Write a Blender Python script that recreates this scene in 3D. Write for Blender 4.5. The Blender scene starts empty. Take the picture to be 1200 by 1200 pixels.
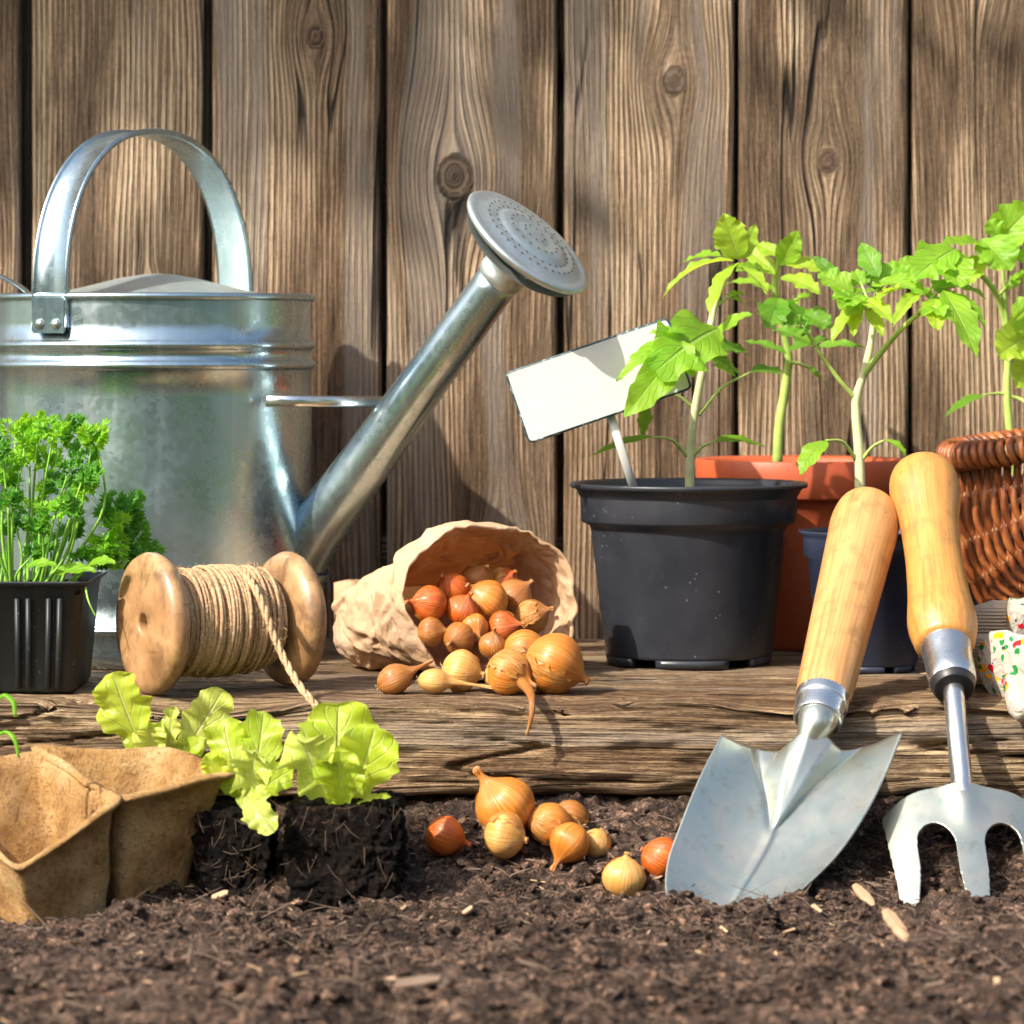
import bpy, math, random
import numpy as np
from mathutils import Vector, Matrix, noise
PI = math.pi
rnd = random.Random(11)
SC = bpy.context.scene
COL = SC.collection
# ---- reference frame: metres; shelf top is z=0; the lens sits at (0,-D,HC)
F, D, HZ, HC = 4300.0, 2.795, 398.0, 0.2425
def S(y): return (D + y) / F
def P(px, py, y): return Vector(((px - 600) * S(y), y, HC - (py - HZ) * S(y)))
def V(*a): return Vector(a)

# ---------------------------------------------------------------- node helpers
def lin(c):
    return tuple(((x / 255) / 12.92 if x / 255 <= .04045 else (((x / 255) + .055) / 1.055) ** 2.4) for x in c)
class NT:
    def __init__(s, name):
        s.m = bpy.data.materials.new(name); s.m.use_nodes = True
        s.t = s.m.node_tree; s.n = s.t.nodes; s.b = s.n['Principled BSDF']; s.out = s.n['Material Output']
    def new(s, typ, **k):
        n = s.n.new(typ)
        for a, v in k.items(): setattr(n, a, v)
        return n
    def link(s, a, b): s.t.links.new(a, b)
    def inp(s, sock, v):
        if isinstance(v, (int, float)): sock.default_value = v
        elif isinstance(v, tuple): sock.default_value = v if len(v) == 4 or sock.type == 'VECTOR' else (*v, 1)
        else: s.link(v, sock)
    def math(s, op, a, b=0.0, c=None, clamp=False):
        n = s.new('ShaderNodeMath', operation=op, use_clamp=clamp)
        s.inp(n.inputs[0], a); s.inp(n.inputs[1], b)
        if c is not None: s.inp(n.inputs[2], c)
        return n.outputs[0]
    def mapr(s, v, a, b, c=0.0, d=1.0, smooth=False):
        n = s.new('ShaderNodeMapRange'); n.interpolation_type = 'SMOOTHSTEP' if smooth else 'LINEAR'
        s.inp(n.inputs[0], v)
        for i, x in enumerate((a, b, c, d)): n.inputs[i + 1].default_value = x
        return n.outputs[0]
    def coord(s, kind='Object'): return s.new('ShaderNodeTexCoord').outputs[kind]
    def scale(s, v, sc, off=(0, 0, 0)):
        n = s.new('ShaderNodeMapping'); s.link(v, n.inputs[0])
        n.inputs['Scale'].default_value = sc; n.inputs['Location'].default_value = off
        return n.outputs[0]
    def noise(s, v, sc, det=3, rough=.55, dist=0.0, col=False):
        n = s.new('ShaderNodeTexNoise'); s.link(v, n.inputs['Vector'])
        n.inputs['Scale'].default_value = sc; n.inputs['Detail'].default_value = det
        n.inputs['Roughness'].default_value = rough; n.inputs['Distortion'].default_value = dist
        return n.outputs['Color' if col else 'Fac']
    def vor(s, v, sc, feat='F1', out='Distance', rand=1.0):
        n = s.new('ShaderNodeTexVoronoi', feature=feat); s.link(v, n.inputs['Vector'])
        n.inputs['Scale'].default_value = sc; n.inputs['Randomness'].default_value = rand
        return n.outputs[out]
    def ramp(s, f, stops, interp='LINEAR'):
        n = s.new('ShaderNodeValToRGB'); s.inp(n.inputs[0], f); cr = n.color_ramp; cr.interpolation = interp
        while len(cr.elements) < len(stops): cr.elements.new(.5)
        for e, (p, c) in zip(cr.elements, stops): e.position = p; e.color = (*c, 1)
        return n.outputs[0]
    def mix(s, f, a, b, mode='MIX'):
        n = s.new('ShaderNodeMix', data_type='RGBA', blend_type=mode)
        s.inp(n.inputs[0], f); s.inp(n.inputs[6], a); s.inp(n.inputs[7], b)
        return n.outputs[2]
    def sep(s, v):
        n = s.new('ShaderNodeSeparateXYZ'); s.link(v, n.inputs[0]); return n.outputs
    def comb(s, x, y, z=0.0):
        n = s.new('ShaderNodeCombineXYZ'); s.inp(n.inputs[0], x); s.inp(n.inputs[1], y); s.inp(n.inputs[2], z); return n.outputs[0]
    def bump(s, h, dist, strength=1.0, norm=None):
        n = s.new('ShaderNodeBump'); s.inp(n.inputs['Height'], h)
        n.inputs['Distance'].default_value = dist; n.inputs['Strength'].default_value = strength
        if norm is not None: s.link(norm, n.inputs['Normal'])
        return n.outputs[0]
    def set(s, **k):
        for a, v in k.items():
            s.inp(s.b.inputs[{'col': 'Base Color', 'rough': 'Roughness', 'metal': 'Metallic', 'norm': 'Normal',
                              'spec': 'Specular IOR Level', 'coat': 'Coat Weight', 'coatr': 'Coat Roughness',
                              'sss': 'Subsurface Weight', 'ssr': 'Subsurface Scale', 'sheen': 'Sheen Weight'}[a]], v)
        return s.m
    def translucent(s, col, fac):
        t = s.new('ShaderNodeBsdfTranslucent'); s.inp(t.inputs[0], col)
        mx = s.new('ShaderNodeMixShader'); mx.inputs[0].default_value = fac
        s.link(s.b.outputs[0], mx.inputs[1]); s.link(t.outputs[0], mx.inputs[2]); s.link(mx.outputs[0], s.out.inputs[0])

# ---------------------------------------------------------------- object helpers
def thing(name, label, cat, loc, group=None):
    o = bpy.data.objects.new(name, None); COL.objects.link(o); o.empty_display_size = .02
    o.location = loc; o['label'] = label; o['category'] = cat
    if group: o['group'] = group
    return o
def tag(o, label, cat, group=None):
    o['label'] = label; o['category'] = cat
    if group: o['group'] = group
    return o
class MB:
    """collects world-space geometry that becomes one mesh object"""
    def __init__(s): s.v = []; s.f = []; s.uv = []; s.mi = []
    def add(s, v, f, uv=None, mi=0):
        o = len(s.v); s.v += [tuple(p) for p in v]; s.f += [tuple(i + o for i in q) for q in f]
        s.uv += list(uv) if uv is not None else [(0, 0)] * len(v); s.mi += [mi] * len(f)
        return s
    def build(s, name, mat, parent=None, smooth=True, origin=None, weld=False):
        root = parent
        while root is not None and root.parent is not None: root = root.parent
        off = Vector(root.location) if root is not None else (Vector(origin) if origin is not None else Vector(s.v[0]) * 0)
        A = np.array(s.v, dtype=np.float64) - np.array(off)
        me = bpy.data.meshes.new(name); me.from_pydata(A.tolist(), [], s.f)
        uvl = me.uv_layers.new(name='UVMap')
        li = np.empty(len(me.loops), dtype=np.int32); me.loops.foreach_get('vertex_index', li)
        U = np.array(s.uv, dtype=np.float32)[li]
        ls = np.empty(len(me.polygons), dtype=np.int32); me.polygons.foreach_get('loop_start', ls)
        pid = np.repeat(np.arange(len(ls)), np.diff(np.append(ls, len(li))))
        mx = np.maximum.reduceat(U[:, 0], ls); mn = np.minimum.reduceat(U[:, 0], ls)
        U[:, 0] += ((mx - mn > .5)[pid] & (U[:, 0] < .5))          # unwrap the seam
        uvl.data.foreach_set('uv', U.ravel())
        me.polygons.foreach_set('use_smooth', [smooth] * len(me.polygons))
        for m in (mat if isinstance(mat, (list, tuple)) else [mat]): me.materials.append(m)
        if any(s.mi): me.polygons.foreach_set('material_index', s.mi)
        me.update()
        o = bpy.data.objects.new(name, me); COL.objects.link(o)
        if parent is not None: o.parent = parent
        else: o.location = off
        return o
def mod(o, typ, **k):
    m = o.modifiers.new(typ.lower(), typ)
    for a, v in k.items(): setattr(m, a, v)
    return o
def cat(pts, n):
    """Catmull-Rom resample of a list of points"""
    A = np.array([list(p) for p in pts], dtype=float)
    if len(A) == 2:
        t = np.linspace(0, 1, n)[:, None]; R = A[0] * (1 - t) + A[1] * t
    else:
        Q = np.vstack([2 * A[0] - A[1], A, 2 * A[-1] - A[-2]]); m = len(A) - 1; R = []
        for i in range(n):
            u = i / (n - 1) * m; k = min(int(u), m - 1); t = u - k
            a, b, c, d = Q[k:k + 4]
            R.append(.5 * ((2 * b) + (c - a) * t + (2 * a - 5 * b + 4 * c - d) * t * t + (-a + 3 * b - 3 * c + d) * t ** 3))
        R = np.array(R)
    return [Vector(r) if A.shape[1] == 3 else tuple(r) for r in R]
def frames(pts, up=None):
    T = []
    for i in range(len(pts)):
        a = pts[max(0, i - 1)]; b = pts[min(len(pts) - 1, i + 1)]; T.append((b - a).normalized())
    u = up if up is not None else (V(0, 0, 1) if abs(T[0].z) < .9 else V(1, 0, 0))
    X = (u - T[0] * u.dot(T[0])).normalized(); out = []
    for t in T:
        X = (X - t * X.dot(t)).normalized(); out.append((t, X, t.cross(X)))
    return out
def tube(pts, rad, n=10, caps=True, up=None, flat=1.0):
    rs = rad if isinstance(rad, (list, tuple)) else [rad] * len(pts)
    fr = frames(pts, up); v = []; f = []; uv = []
    for i, (p, r, (t, X, Y)) in enumerate(zip(pts, rs, fr)):
        for j in range(n):
            a = 2 * PI * j / n
            v.append(p + X * (math.cos(a) * r) + Y * (math.sin(a) * r * flat)); uv.append((j / n, i / (len(pts) - 1)))
    for i in range(len(pts) - 1):
        for j in range(n):
            f.append((i * n + j, i * n + (j + 1) % n, (i + 1) * n + (j + 1) % n, (i + 1) * n + j))
    if caps:
        f.append(tuple(range(n - 1, -1, -1))); f.append(tuple((len(pts) - 1) * n + j for j in range(n)))
    return v, f, uv
def lathe(prof, n, org, axis=V(0, 0, 1), wob=None):
    """prof: (radius, height) along axis; last/first radius 0 closes"""
    axis = axis.normalized(); X = (V(1, 0, 0) if abs(axis.x) < .9 else V(0, 1, 0)); X = (X - axis * X.dot(axis)).normalized(); Y = axis.cross(X)
    v = []; f = []; uv = []
    for i, (r, h) in enumerate(prof):
        for j in range(n):
            a = 2 * PI * j / n; rr = r * (wob(a, i / (len(prof) - 1)) if wob else 1)
            v.append(org + axis * h + X * (math.cos(a) * rr) + Y * (math.sin(a) * rr)); uv.append((j / n, i / (len(prof) - 1)))
    for i in range(len(prof) - 1):
        for j in range(n):
            f.append((i * n + j, i * n + (j + 1) % n, (i + 1) * n + (j + 1) % n, (i + 1) * n + j))
    return v, f, uv
def box(x0, x1, y0, y1, z0, z1):
    v = [(x, y, z) for z in (z0, z1) for y in (y0, y1) for x in (x0, x1)]
    f = [(0, 2, 3, 1), (4, 5, 7, 6), (0, 1, 5, 4), (2, 6, 7, 3), (0, 4, 6, 2), (1, 3, 7, 5)]
    return v, f
def sm(x): x = max(0., min(1., x)); return x * x * (3 - 2 * x)
def leafgeo(base, tip, w, up, arch=.12, fold=.25, teeth=0, amp=.0, pa=.75, pb=.8, ruf=0.0, rf=3.0, nS=20, nT=8, twist=0.0, fwd=.35, ctrl=None, curl=0.0, seed=0.0, blunt=0.0, wavy=False, rnded=False):
    base = Vector(base); tip = Vector(tip); L = (tip - base).length; up = up.normalized()
    c = ctrl if ctrl is not None else (base + tip) / 2 + up * arch * L
    v = []; f = []; uv = []
    for i in range(nS + 1):
        s = i / nS
        p = base * (1 - s) ** 2 + c * 2 * s * (1 - s) + tip * s * s
        t = ((c - base) * 2 * (1 - s) + (tip - c) * 2 * s)
        t = t.normalized() if t.length > 1e-9 else (tip - base).normalized()
        sd = t.cross(up); sd = sd.normalized() if sd.length > 1e-6 else V(1, 0, 0)
        n = sd.cross(t)
        if twist:
            R = Matrix.Rotation(twist * s, 3, t); sd = R @ sd; n = R @ n
        hw = w / 2 * (max(0, math.sin(PI * min(1, s * (1 - blunt)) ** pa)) ** pb)
        if rnded: hw = w / 2 * min(1, .14 + .86 * (s / .55) ** 1.1) * math.sqrt(max(0, 1 - max(0, (s - .42) / .58) ** 2.6))
        if s == 0: hw = w * .02
        k = 1.0
        if teeth:
            q = (s * teeth + seed) % 1.0
            k = 1 - amp * (.5 + .5 * math.sin(2 * PI * (s * teeth + seed)) + .5 * math.sin(3.1 * PI * s * teeth + seed * 9)) if wavy else 1 - amp * (q if q < .8 else (1 - q) * 4) * (1 - .4 * s)
        for j in range(-nT, nT + 1):
            tt = j / nT; e = abs(tt)
            a = hw * k * tt if e > .6 else hw * tt * (1 + (k - 1) * (e / .6))
            rr = ruf * w * e ** 1.6 * (math.sin(rf * 2 * PI * s + seed * 7 + (1.7 if tt > 0 else 0)) + .5 * math.sin(rf * 4.7 * PI * s + seed * 3 + tt))
            rr *= min(1, s * 4)
            q = p + sd * (a * math.cos(fold)) + n * (abs(a) * math.sin(fold) + rr - curl * w * e * e) + t * (fwd * hw * e)
            q += n * (noise.noise(q * 60 + V(seed * 9, 0, 0)) * w * .05 * e)
            v.append(q); uv.append((s, tt * .5 + .5))
    m = 2 * nT + 1
    for i in range(nS):
        for j in range(m - 1):
            f.append((i * m + j, i * m + j + 1, (i + 1) * m + j + 1, (i + 1) * m + j))
    return v, f, uv
# ================================================================ materials
def wood_weathered(name, pal, freq=1100., seed=0., ringamt=1.0, bumpd=.0022, crackf=26., warpa=9., fiba=.75):
    """UV (metres): u runs across the grain, v along it"""
    k = NT(name); uv = k.coord('UV'); x, y, _ = k.sep(uv)
    sd = k.new('ShaderNodeObjectInfo').outputs['Random']; sd = k.math('MULTIPLY', sd, 37.0)
    big = k.noise(k.comb(k.math('MULTIPLY', x, 22.), k.math('MULTIPLY', y, 4.), sd), 1., 3)
    wob = k.noise(k.comb(k.math('MULTIPLY', x, 60.), k.math('MULTIPLY', y, 5.), sd), 1., 3)
    warp = k.noise(k.comb(k.math('MULTIPLY', x, 28.), k.math('MULTIPLY', y, 2.2), sd), 1., 2)
    ph = k.math('ADD', k.math('MULTIPLY', x, freq), k.math('MULTIPLY', warp, warpa))
    ph = k.math('ADD', ph, k.math('MULTIPLY', wob, 9.))
    ph2 = k.math('ADD', k.math('MULTIPLY', x, freq * 2.3), k.math('MULTIPLY', wob, 14.))
    ring = k.math('MULTIPLY_ADD', k.math('ADD', k.math('MULTIPLY', k.math('SINE', ph), .68), k.math('MULTIPLY', k.math('SINE', ph2), .42)), .5, .5)
    rmask = k.mapr(big, .38, .62, .15, 1.0, True)
    fib = k.noise(k.comb(k.math('MULTIPLY', x, 620.), k.math('MULTIPLY', y, 22.), sd), 1., 4, .65)
    pit = k.noise(k.comb(k.math('MULTIPLY', x, 420.), k.math('MULTIPLY', y, 260.), sd), 1., 3, .6)
    h = k.math('ADD', k.math('MULTIPLY', k.math('MULTIPLY', ring, rmask), .55 * ringamt), k.math('MULTIPLY', fib, fiba))
    h = k.math('ADD', h, k.math('MULTIPLY', pit, .22))
    c = k.ramp(k.mapr(h, .36, 1.12), [(0, pal[0]), (.32, pal[1]), (.62, pal[2]), (1, pal[3])])
    tone = k.noise(k.comb(k.math('MULTIPLY', x, 13.), k.math('MULTIPLY', y, 3.), k.math('ADD', sd, 9.)), 1., 4, .6)
    c = k.mix(k.mapr(tone, .40, .68, 0, .75), c, pal[4], 'MULTIPLY')
    grey = k.noise(k.comb(k.math('MULTIPLY', x, 30.), k.math('MULTIPLY', y, 1.3), k.math('ADD', sd, 5.)), 1., 2)
    c = k.mix(k.mapr(grey, .52, .66, 0, .55, True), c, pal[5])
    # long hairline checks
    cr = k.noise(k.comb(k.math('MULTIPLY', x, crackf), k.math('MULTIPLY', y, 1.1), k.math('ADD', sd, 3.)), 1., 2, .4)
    cd = k.math('ABSOLUTE', k.math('SUBTRACT', cr, .5))
    ck = k.mapr(cd, .0035, .013, 1., 0.)
    on = k.noise(k.comb(k.math('MULTIPLY', x, 9.), k.math('MULTIPLY', y, 3.), k.math('ADD', sd, 13.)), 1., 2)
    ck = k.math('MULTIPLY', ck, k.mapr(on, .47, .55, 0, 1))
    c = k.mix(k.math('MULTIPLY', ck, .9), c, (.012, .008, .006))
    at = k.new('ShaderNodeAttribute', attribute_name='knot').outputs['Fac']
    c = k.mix(k.math('MULTIPLY', at, .75), c, (.07, .042, .028))
    hh = k.math('SUBTRACT', h, k.math('MULTIPLY', ck, 1.6))
    return k.set(col=c, rough=k.mapr(fib, .3, .7, .8, .62), spec=.25, norm=k.bump(hh, bumpd, 1.0))
M = {}
M['fence'] = wood_weathered('fence_wood', [(.040, .024, .014), (.20, .135, .082), (.50, .355, .222), (.82, .645, .455), (.52, .42, .34), (.28, .235, .195)], freq=1350., bumpd=.0045)
M['beam'] = wood_weathered('beam_wood', [(.022, .013, .008), (.21, .13, .070), (.56, .41, .245), (.85, .70, .48), (.42, .29, .20), (.32, .26, .20)], freq=1500., bumpd=.007, crackf=60., ringamt=.45, warpa=7., fiba=1.0)
def plain(name, col, rough=.5, metal=0., **k):
    n = NT(name); o = n.coord(); ns = n.noise(o, 60., 4)
    c = n.mix(n.mapr(ns, .35, .7), tuple(x * .75 for x in col), tuple(min(1, x * 1.15) for x in col))
    return n.set(col=c, rough=rough, metal=metal, **k)
def galv(name, base=(.44, .56, .60), rough=.23, bd=.0026):
    n = NT(name); o = n.coord()
    cell = n.vor(o, 230., 'F1', 'Color'); sp = n.sep(cell)[0]
    st = n.noise(n.scale(o, (90, 90, 5)), 1., 4, .6)
    bl = n.noise(o, 12., 2, .5)
    c = n.mix(n.math('MULTIPLY', sp, .35), base, tuple(x * .72 for x in base))
    c = n.mix(n.mapr(bl, .42, .7, 0, .6), c, (.36, .45, .46))
    c = n.mix(n.mapr(st, .50, .75, 0, .55), c, (.72, .78, .80))  # pale upright streaks painted into the colour, standing for reflections
    r = n.math('ADD', n.mapr(bl, .3, .7, rough - .06, rough + .12), n.math('MULTIPLY', sp, .08))
    h = n.noise(o, 13., 2)
    return n.set(col=c, rough=r, metal=.95, norm=n.bump(h, bd, .6))
M['galv'] = galv('galvanised_steel')
M['galvrose'] = galv('galvanised_rose', (.66, .70, .66), .44)
M['steel'] = galv('brushed_steel', (.74, .74, .71), .2, .0002)
def bladem():
    n = NT('trowel_steel'); o = n.coord(); bl = n.noise(o, 16., 3, .5, .6); sc = n.noise(o, 90., 4)
    c = n.ramp(bl, [(.3, (.64, .59, .48)), (.5, (.50, .55, .47)), (.7, (.64, .58, .47))])
    c = n.mix(n.mapr(n.noise(o, 45., 5, .7), .54, .74, 0, .6), c, (.22, .18, .14))
    return n.set(col=c, rough=n.mapr(sc, .3, .7, .27, .36), metal=.9, norm=n.bump(bl, .0001, .3))
M['blade'] = bladem()
M['rivet'] = plain('rivet_steel', (.45, .5, .5), .35, .9)
M['hole'] = plain('rose_hole', (.012, .012, .012), .9)
def handlewood(name, a, b, stain=False):
    n = NT(name); uv = n.coord('UV'); x, y, _ = n.sep(uv)
    g = n.noise(n.comb(n.math('MULTIPLY', x, 16.), n.math('MULTIPLY', y, 2.0), 0.), 1., 5, .6, .4)
    f = n.noise(n.comb(n.math('MULTIPLY', x, 110.), n.math('MULTIPLY', y, 9.), 3.), 1., 4, .6)
    c = n.ramp(g, [(.3, a), (.5, b), (.7, tuple(v * .8 for v in a))])
    c = n.mix(n.mapr(f, .52, .75, 0, .55), c, tuple(v * .5 for v in a))
    kn = n.noise(n.comb(n.math('MULTIPLY', x, 30.), n.math('MULTIPLY', y, 12.), 7.), 1., 3, .5)
    c = n.mix(n.mapr(kn, .68, .76, 0, .8), c, (.06, .03, .015))
    ob = n.coord(); dirt = n.noise(ob, 30., 5, .7)
    c = n.mix(n.mapr(dirt, .55, .75, 0, .45), c, (.30, .17, .07))
    c = n.mix(n.mapr(n.noise(ob, 62., 5, .7, .3), .52, .68, 0, .6), c, (.26, .13, .045))
    if stain: c = n.mix(n.mapr(n.noise(ob, 42., 4, .6, .5), .50, .66, 0, .75), c, (.12, .065, .03))
    return n.set(col=c, rough=n.mapr(dirt, .3, .7, .30, .5), spec=.45, coat=.25, coatr=.25, norm=n.bump(f, .0006, .5))
M['handle'] = handlewood('handle_wood', (.42, .185, .052), (.60, .32, .115))
M['handle2'] = handlewood('varnished_handle_wood', (.46, .18, .036), (.58, .28, .07))
M['flange'] = handlewood('spool_wood', (.25, .125, .05), (.46, .265, .125), True)
def twine():
    n = NT('jute_twine'); o = n.coord(); f = n.noise(n.scale(o, (1, 1, 1)), 500., 5, .7); b = n.noise(o, 60., 3)
    c = n.ramp(f, [(.3, (.26, .15, .075)), (.5, (.52, .34, .19)), (.7, (.74, .55, .34))])
    c = n.mix(n.mapr(b, .4, .7, 0, .4), c, (.34, .21, .11))
    return n.set(col=c, rough=.9, spec=.15, norm=n.bump(f, .0008))
M['twine'] = twine()
def paper():
    n = NT('kraft_paper'); o = n.coord(); w = n.noise(o, 25., 4, .6, col=True)
    v = n.new('ShaderNodeVectorMath', operation='SCALE'); n.link(w, v.inputs[0]); v.inputs[3].default_value = .035
    a = n.new('ShaderNodeVectorMath', operation='ADD'); n.link(o, a.inputs[0]); n.link(v.outputs[0], a.inputs[1])
    cr = n.vor(a.outputs[0], 34., 'DISTANCE_TO_EDGE'); cr2 = n.vor(a.outputs[0], 90., 'DISTANCE_TO_EDGE')
    h = n.math('ADD', n.mapr(cr, 0, .25, 0, 1, True), n.math('MULTIPLY', n.mapr(cr2, 0, .3, 0, 1, True), .35))
    fb = n.noise(o, 350., 4, .6); bl = n.noise(o, 18., 4)
    c = n.mix(n.mapr(fb, .3, .7), (.58, .37, .21), (.68, .47, .29))
    c = n.mix(n.mapr(bl, .45, .7, 0, .55), c, (.76, .60, .43))
    c = n.mix(n.mapr(cr, 0., .035, .35, 0), c, (.42, .25, .12))
    m = n.set(col=c, rough=.72, spec=.3, norm=n.bump(h, .0012, .6)); n.translucent((.75, .38, .14), .25); return m
M['paper'] = paper()
def onionm(name, a, b, c3):
    n = NT(name); uv = n.coord('UV'); x, y, _ = n.sep(uv); ob = n.coord()
    ang = n.math('MULTIPLY', x, 2 * PI)
    st = n.noise(n.comb(n.math('MULTIPLY', n.math('COSINE', ang), 14.), n.math('MULTIPLY', n.math('SINE', ang), 14.), n.math('MULTIPLY', y, 1.5)), 1., 4, .6)
    bl = n.noise(ob, 45., 3, .5)
    c = n.ramp(st, [(.3, a), (.52, b), (.72, c3)])
    c = n.mix(n.mapr(bl, .5, .75, 0, .6), c, c3)
    end = n.mapr(y, .84, 1., 0, .7); c = n.mix(end, c, (.50, .34, .16))
    fl = n.noise(ob, 110., 4, .6); c = n.mix(n.mapr(fl, .62, .70, 0, .55), c, (.30, .13, .04))
    return n.set(col=c, rough=n.mapr(fl, .3, .7, .26, .5), spec=.5, coat=.15, coatr=.2, sss=.05, ssr=.005, norm=n.bump(st, .0012, .7))
M['on1'] = onionm('onion_skin_gold', (.42, .115, .010), (.56, .19, .022), (.66, .30, .07))
M['on2'] = onionm('onion_skin_orange', (.38, .050, .006), (.54, .105, .010), (.62, .20, .035))
M['on3'] = onionm('onion_skin_brown', (.24, .070, .010), (.38, .135, .022), (.48, .23, .06))
M['on4'] = onionm('onion_skin_pale', (.54, .22, .035), (.64, .33, .08), (.72, .48, .20))
def skinm():
    n = NT('onion_paper'); uv = n.coord('UV'); x, y, _ = n.sep(uv); st = n.noise(n.comb(n.math('MULTIPLY', x, 60.), n.math('MULTIPLY', y, 4.), 0.), 1., 4, .6)
    c = n.ramp(st, [(.3, (.44, .15, .025)), (.5, (.60, .27, .06)), (.7, (.72, .44, .18))]); m = n.set(col=c, rough=.38, spec=.4, norm=n.bump(st, .0014, .8)); n.translucent(c, .3); return m
M['skin'] = skinm()
M['root'] = plain('dry_roots', (.42, .30, .17), .9)
def potm(name, a, rough, dust=.4):
    n = NT(name); o = n.coord(); d = n.noise(o, 220., 4, .6); s2 = n.noise(o, 16., 4, .6)
    sp = n.vor(o, 170., 'F1'); spc = n.math('MULTIPLY', n.mapr(sp, .10, .16, 1, 0), n.mapr(n.noise(o, 25., 2), .50, .62, 0, 1))
    c = n.mix(n.mapr(s2, .4, .75, 0, dust), a, tuple(min(1, v * 1.6 + .03) for v in a))
    c = n.mix(n.math('MULTIPLY', spc, .3), c, (.45, .45, .44))
    return n.set(col=c, rough=n.mapr(s2, .3, .7, rough - .06, rough + .14), spec=.5, norm=n.bump(n.math('ADD', n.math('MULTIPLY', d, .1), s2), .0009, .5))
M['blackpot'] = potm('black_plastic', (.020, .023, .031), .29)
M['traypot'] = potm('tray_plastic', (.012, .016, .018), .42, .2)
M['navypot'] = potm('navy_plastic', (.016, .023, .050), .38)
M['terra'] = potm('terracotta_plastic', (.44, .085, .030), .38, .25)
def soilm(name='dark_soil', mul=2.3):
    n = NT(name); o = n.coord('Object'); g = n.noise(o, 420., 6, .75); b = n.noise(o, 26., 5, .65); r = n.noise(o, 9., 3)
    f = n.noise(n.scale(o, (260, 900, 400)), 1., 4, .7)
    c = n.ramp(g, [(.30, (.008 * mul, .006 * mul, .005 * mul)), (.47, (.036 * mul, .024 * mul, .018 * mul)), (.60, (.105 * mul, .072 * mul, .054 * mul)), (.76, (.27 * mul, .20 * mul, .155 * mul))])
    vc = n.sep(n.vor(o, 190., 'F1', 'Color'))[0]; c = n.mix(1., c, n.ramp(vc, [(0, (.30, .30, .30)), (.6, (.85, .85, .85)), (.9, (1.7, 1.6, 1.5)), (1, (2.6, 2.4, 2.1))]), 'MULTIPLY')
    c = n.mix(1., c, n.ramp(n.noise(o, 32., 4, .6), [(.36, (.45, .43, .42)), (.5, (.95, .93, .92)), (.64, (1.5, 1.42, 1.36))]), 'MULTIPLY')
    c = n.mix(n.mapr(r, .50, .72, 0, .35), c, (.105 * mul, .072 * mul, .056 * mul))
    c = n.mix(n.mapr(f, .62, .74, 0, .6), c, (.24 * mul, .165 * mul, .11 * mul))
    h = n.math('ADD', n.math('ADD', g, n.math('MULTIPLY', b, .8)), n.math('MULTIPLY', f, .4))
    return n.set(col=c, rough=.93, spec=.18, norm=n.bump(h, .006, 1.0))
M['soil'] = soilm()
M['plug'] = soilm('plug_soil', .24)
M['crumb'] = soilm('crumb_soil', 2.6)
M['fibre'] = plain('plant_fibre', (.17, .115, .08), .9)
M['chip'] = plain('wood_chip', (.50, .33, .19), .8)
def peat():
    n = NT('peat_fibre_board'); o = n.coord(); f = n.noise(n.scale(o, (1, 1, 1)), 300., 6, .75); b = n.noise(o, 22., 5, .65); l = n.noise(n.scale(o, (200, 200, 700)), 1., 4)
    c = n.ramp(b, [(.3, (.28, .13, .04)), (.46, (.58, .33, .125)), (.62, (.78, .51, .24))])
    c = n.mix(n.mapr(f, .52, .66, 0, .75), c, (.20, .10, .045)); c = n.mix(n.mapr(l, .6, .75, 0, .5), c, (.70, .52, .30))
    return n.set(col=c, rough=.93, spec=.15, norm=n.bump(n.math('ADD', f, n.math('MULTIPLY', b, .8)), .005, 1.))
M['peat'] = peat()
def leafm(name, a, b, vein, tr, trf=.42, vs=8., rough=.45):
    n = NT(name); uv = n.coord('UV'); s, t, _ = n.sep(uv); o = n.coord()
    d = n.math('ABSOLUTE', n.math('SUBTRACT', t, .5))
    mid = n.mapr(d, .012, .035, 1, 0)
    sv = n.math('ABSOLUTE', n.math('SUBTRACT', n.math('FRACT', n.math('SUBTRACT', n.math('MULTIPLY', s, vs), n.math('MULTIPLY', d, 4.))), .5))
    side = n.math('MULTIPLY', n.mapr(sv, .03, .09, 1, 0), .6)
    ve = n.math('MAXIMUM', mid, side)
    bl = n.noise(o, 40., 3); q = n.noise(o, 260., 3)
    c = n.mix(n.mapr(bl, .35, .65), a, b); c = n.mix(n.math('MULTIPLY', ve, .65), c, vein)
    h = n.math('SUBTRACT', n.math('MULTIPLY', q, .5), ve)
    m = n.set(col=c, rough=rough, spec=.4, norm=n.bump(h, .0014, .8)); n.translucent(n.mix(n.math('MULTIPLY', ve, .4), tr, vein), trf); return m
M['tom'] = leafm('tomato_leaf', (.18, .40, .02), (.28, .50, .03), (.38, .58, .12), (.50, .85, .04))
M['tomy'] = leafm('young_tomato_leaf', (.28, .50, .03), (.38, .57, .04), (.55, .68, .15), (.75, .92, .06))
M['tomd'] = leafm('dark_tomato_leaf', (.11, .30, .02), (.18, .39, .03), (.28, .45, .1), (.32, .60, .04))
M['let'] = leafm('lettuce_leaf', (.38, .54, .03), (.50, .62, .07), (.74, .80, .30), (.78, .88, .06), .48, 5., .35)
M['lety'] = leafm('pale_lettuce_leaf', (.50, .62, .09), (.62, .68, .16), (.82, .85, .42), (.80, .85, .16), .42, 5., .35)
M['par'] = leafm('parsley_leaf', (.13, .38, .012), (.26, .52, .02), (.3, .6, .08), (.50, .85, .03), .42, 4.)
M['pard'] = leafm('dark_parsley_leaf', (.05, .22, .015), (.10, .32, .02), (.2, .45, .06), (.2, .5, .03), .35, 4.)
M['stem'] = plain('green_stem', (.42, .56, .13), .45)
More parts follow.
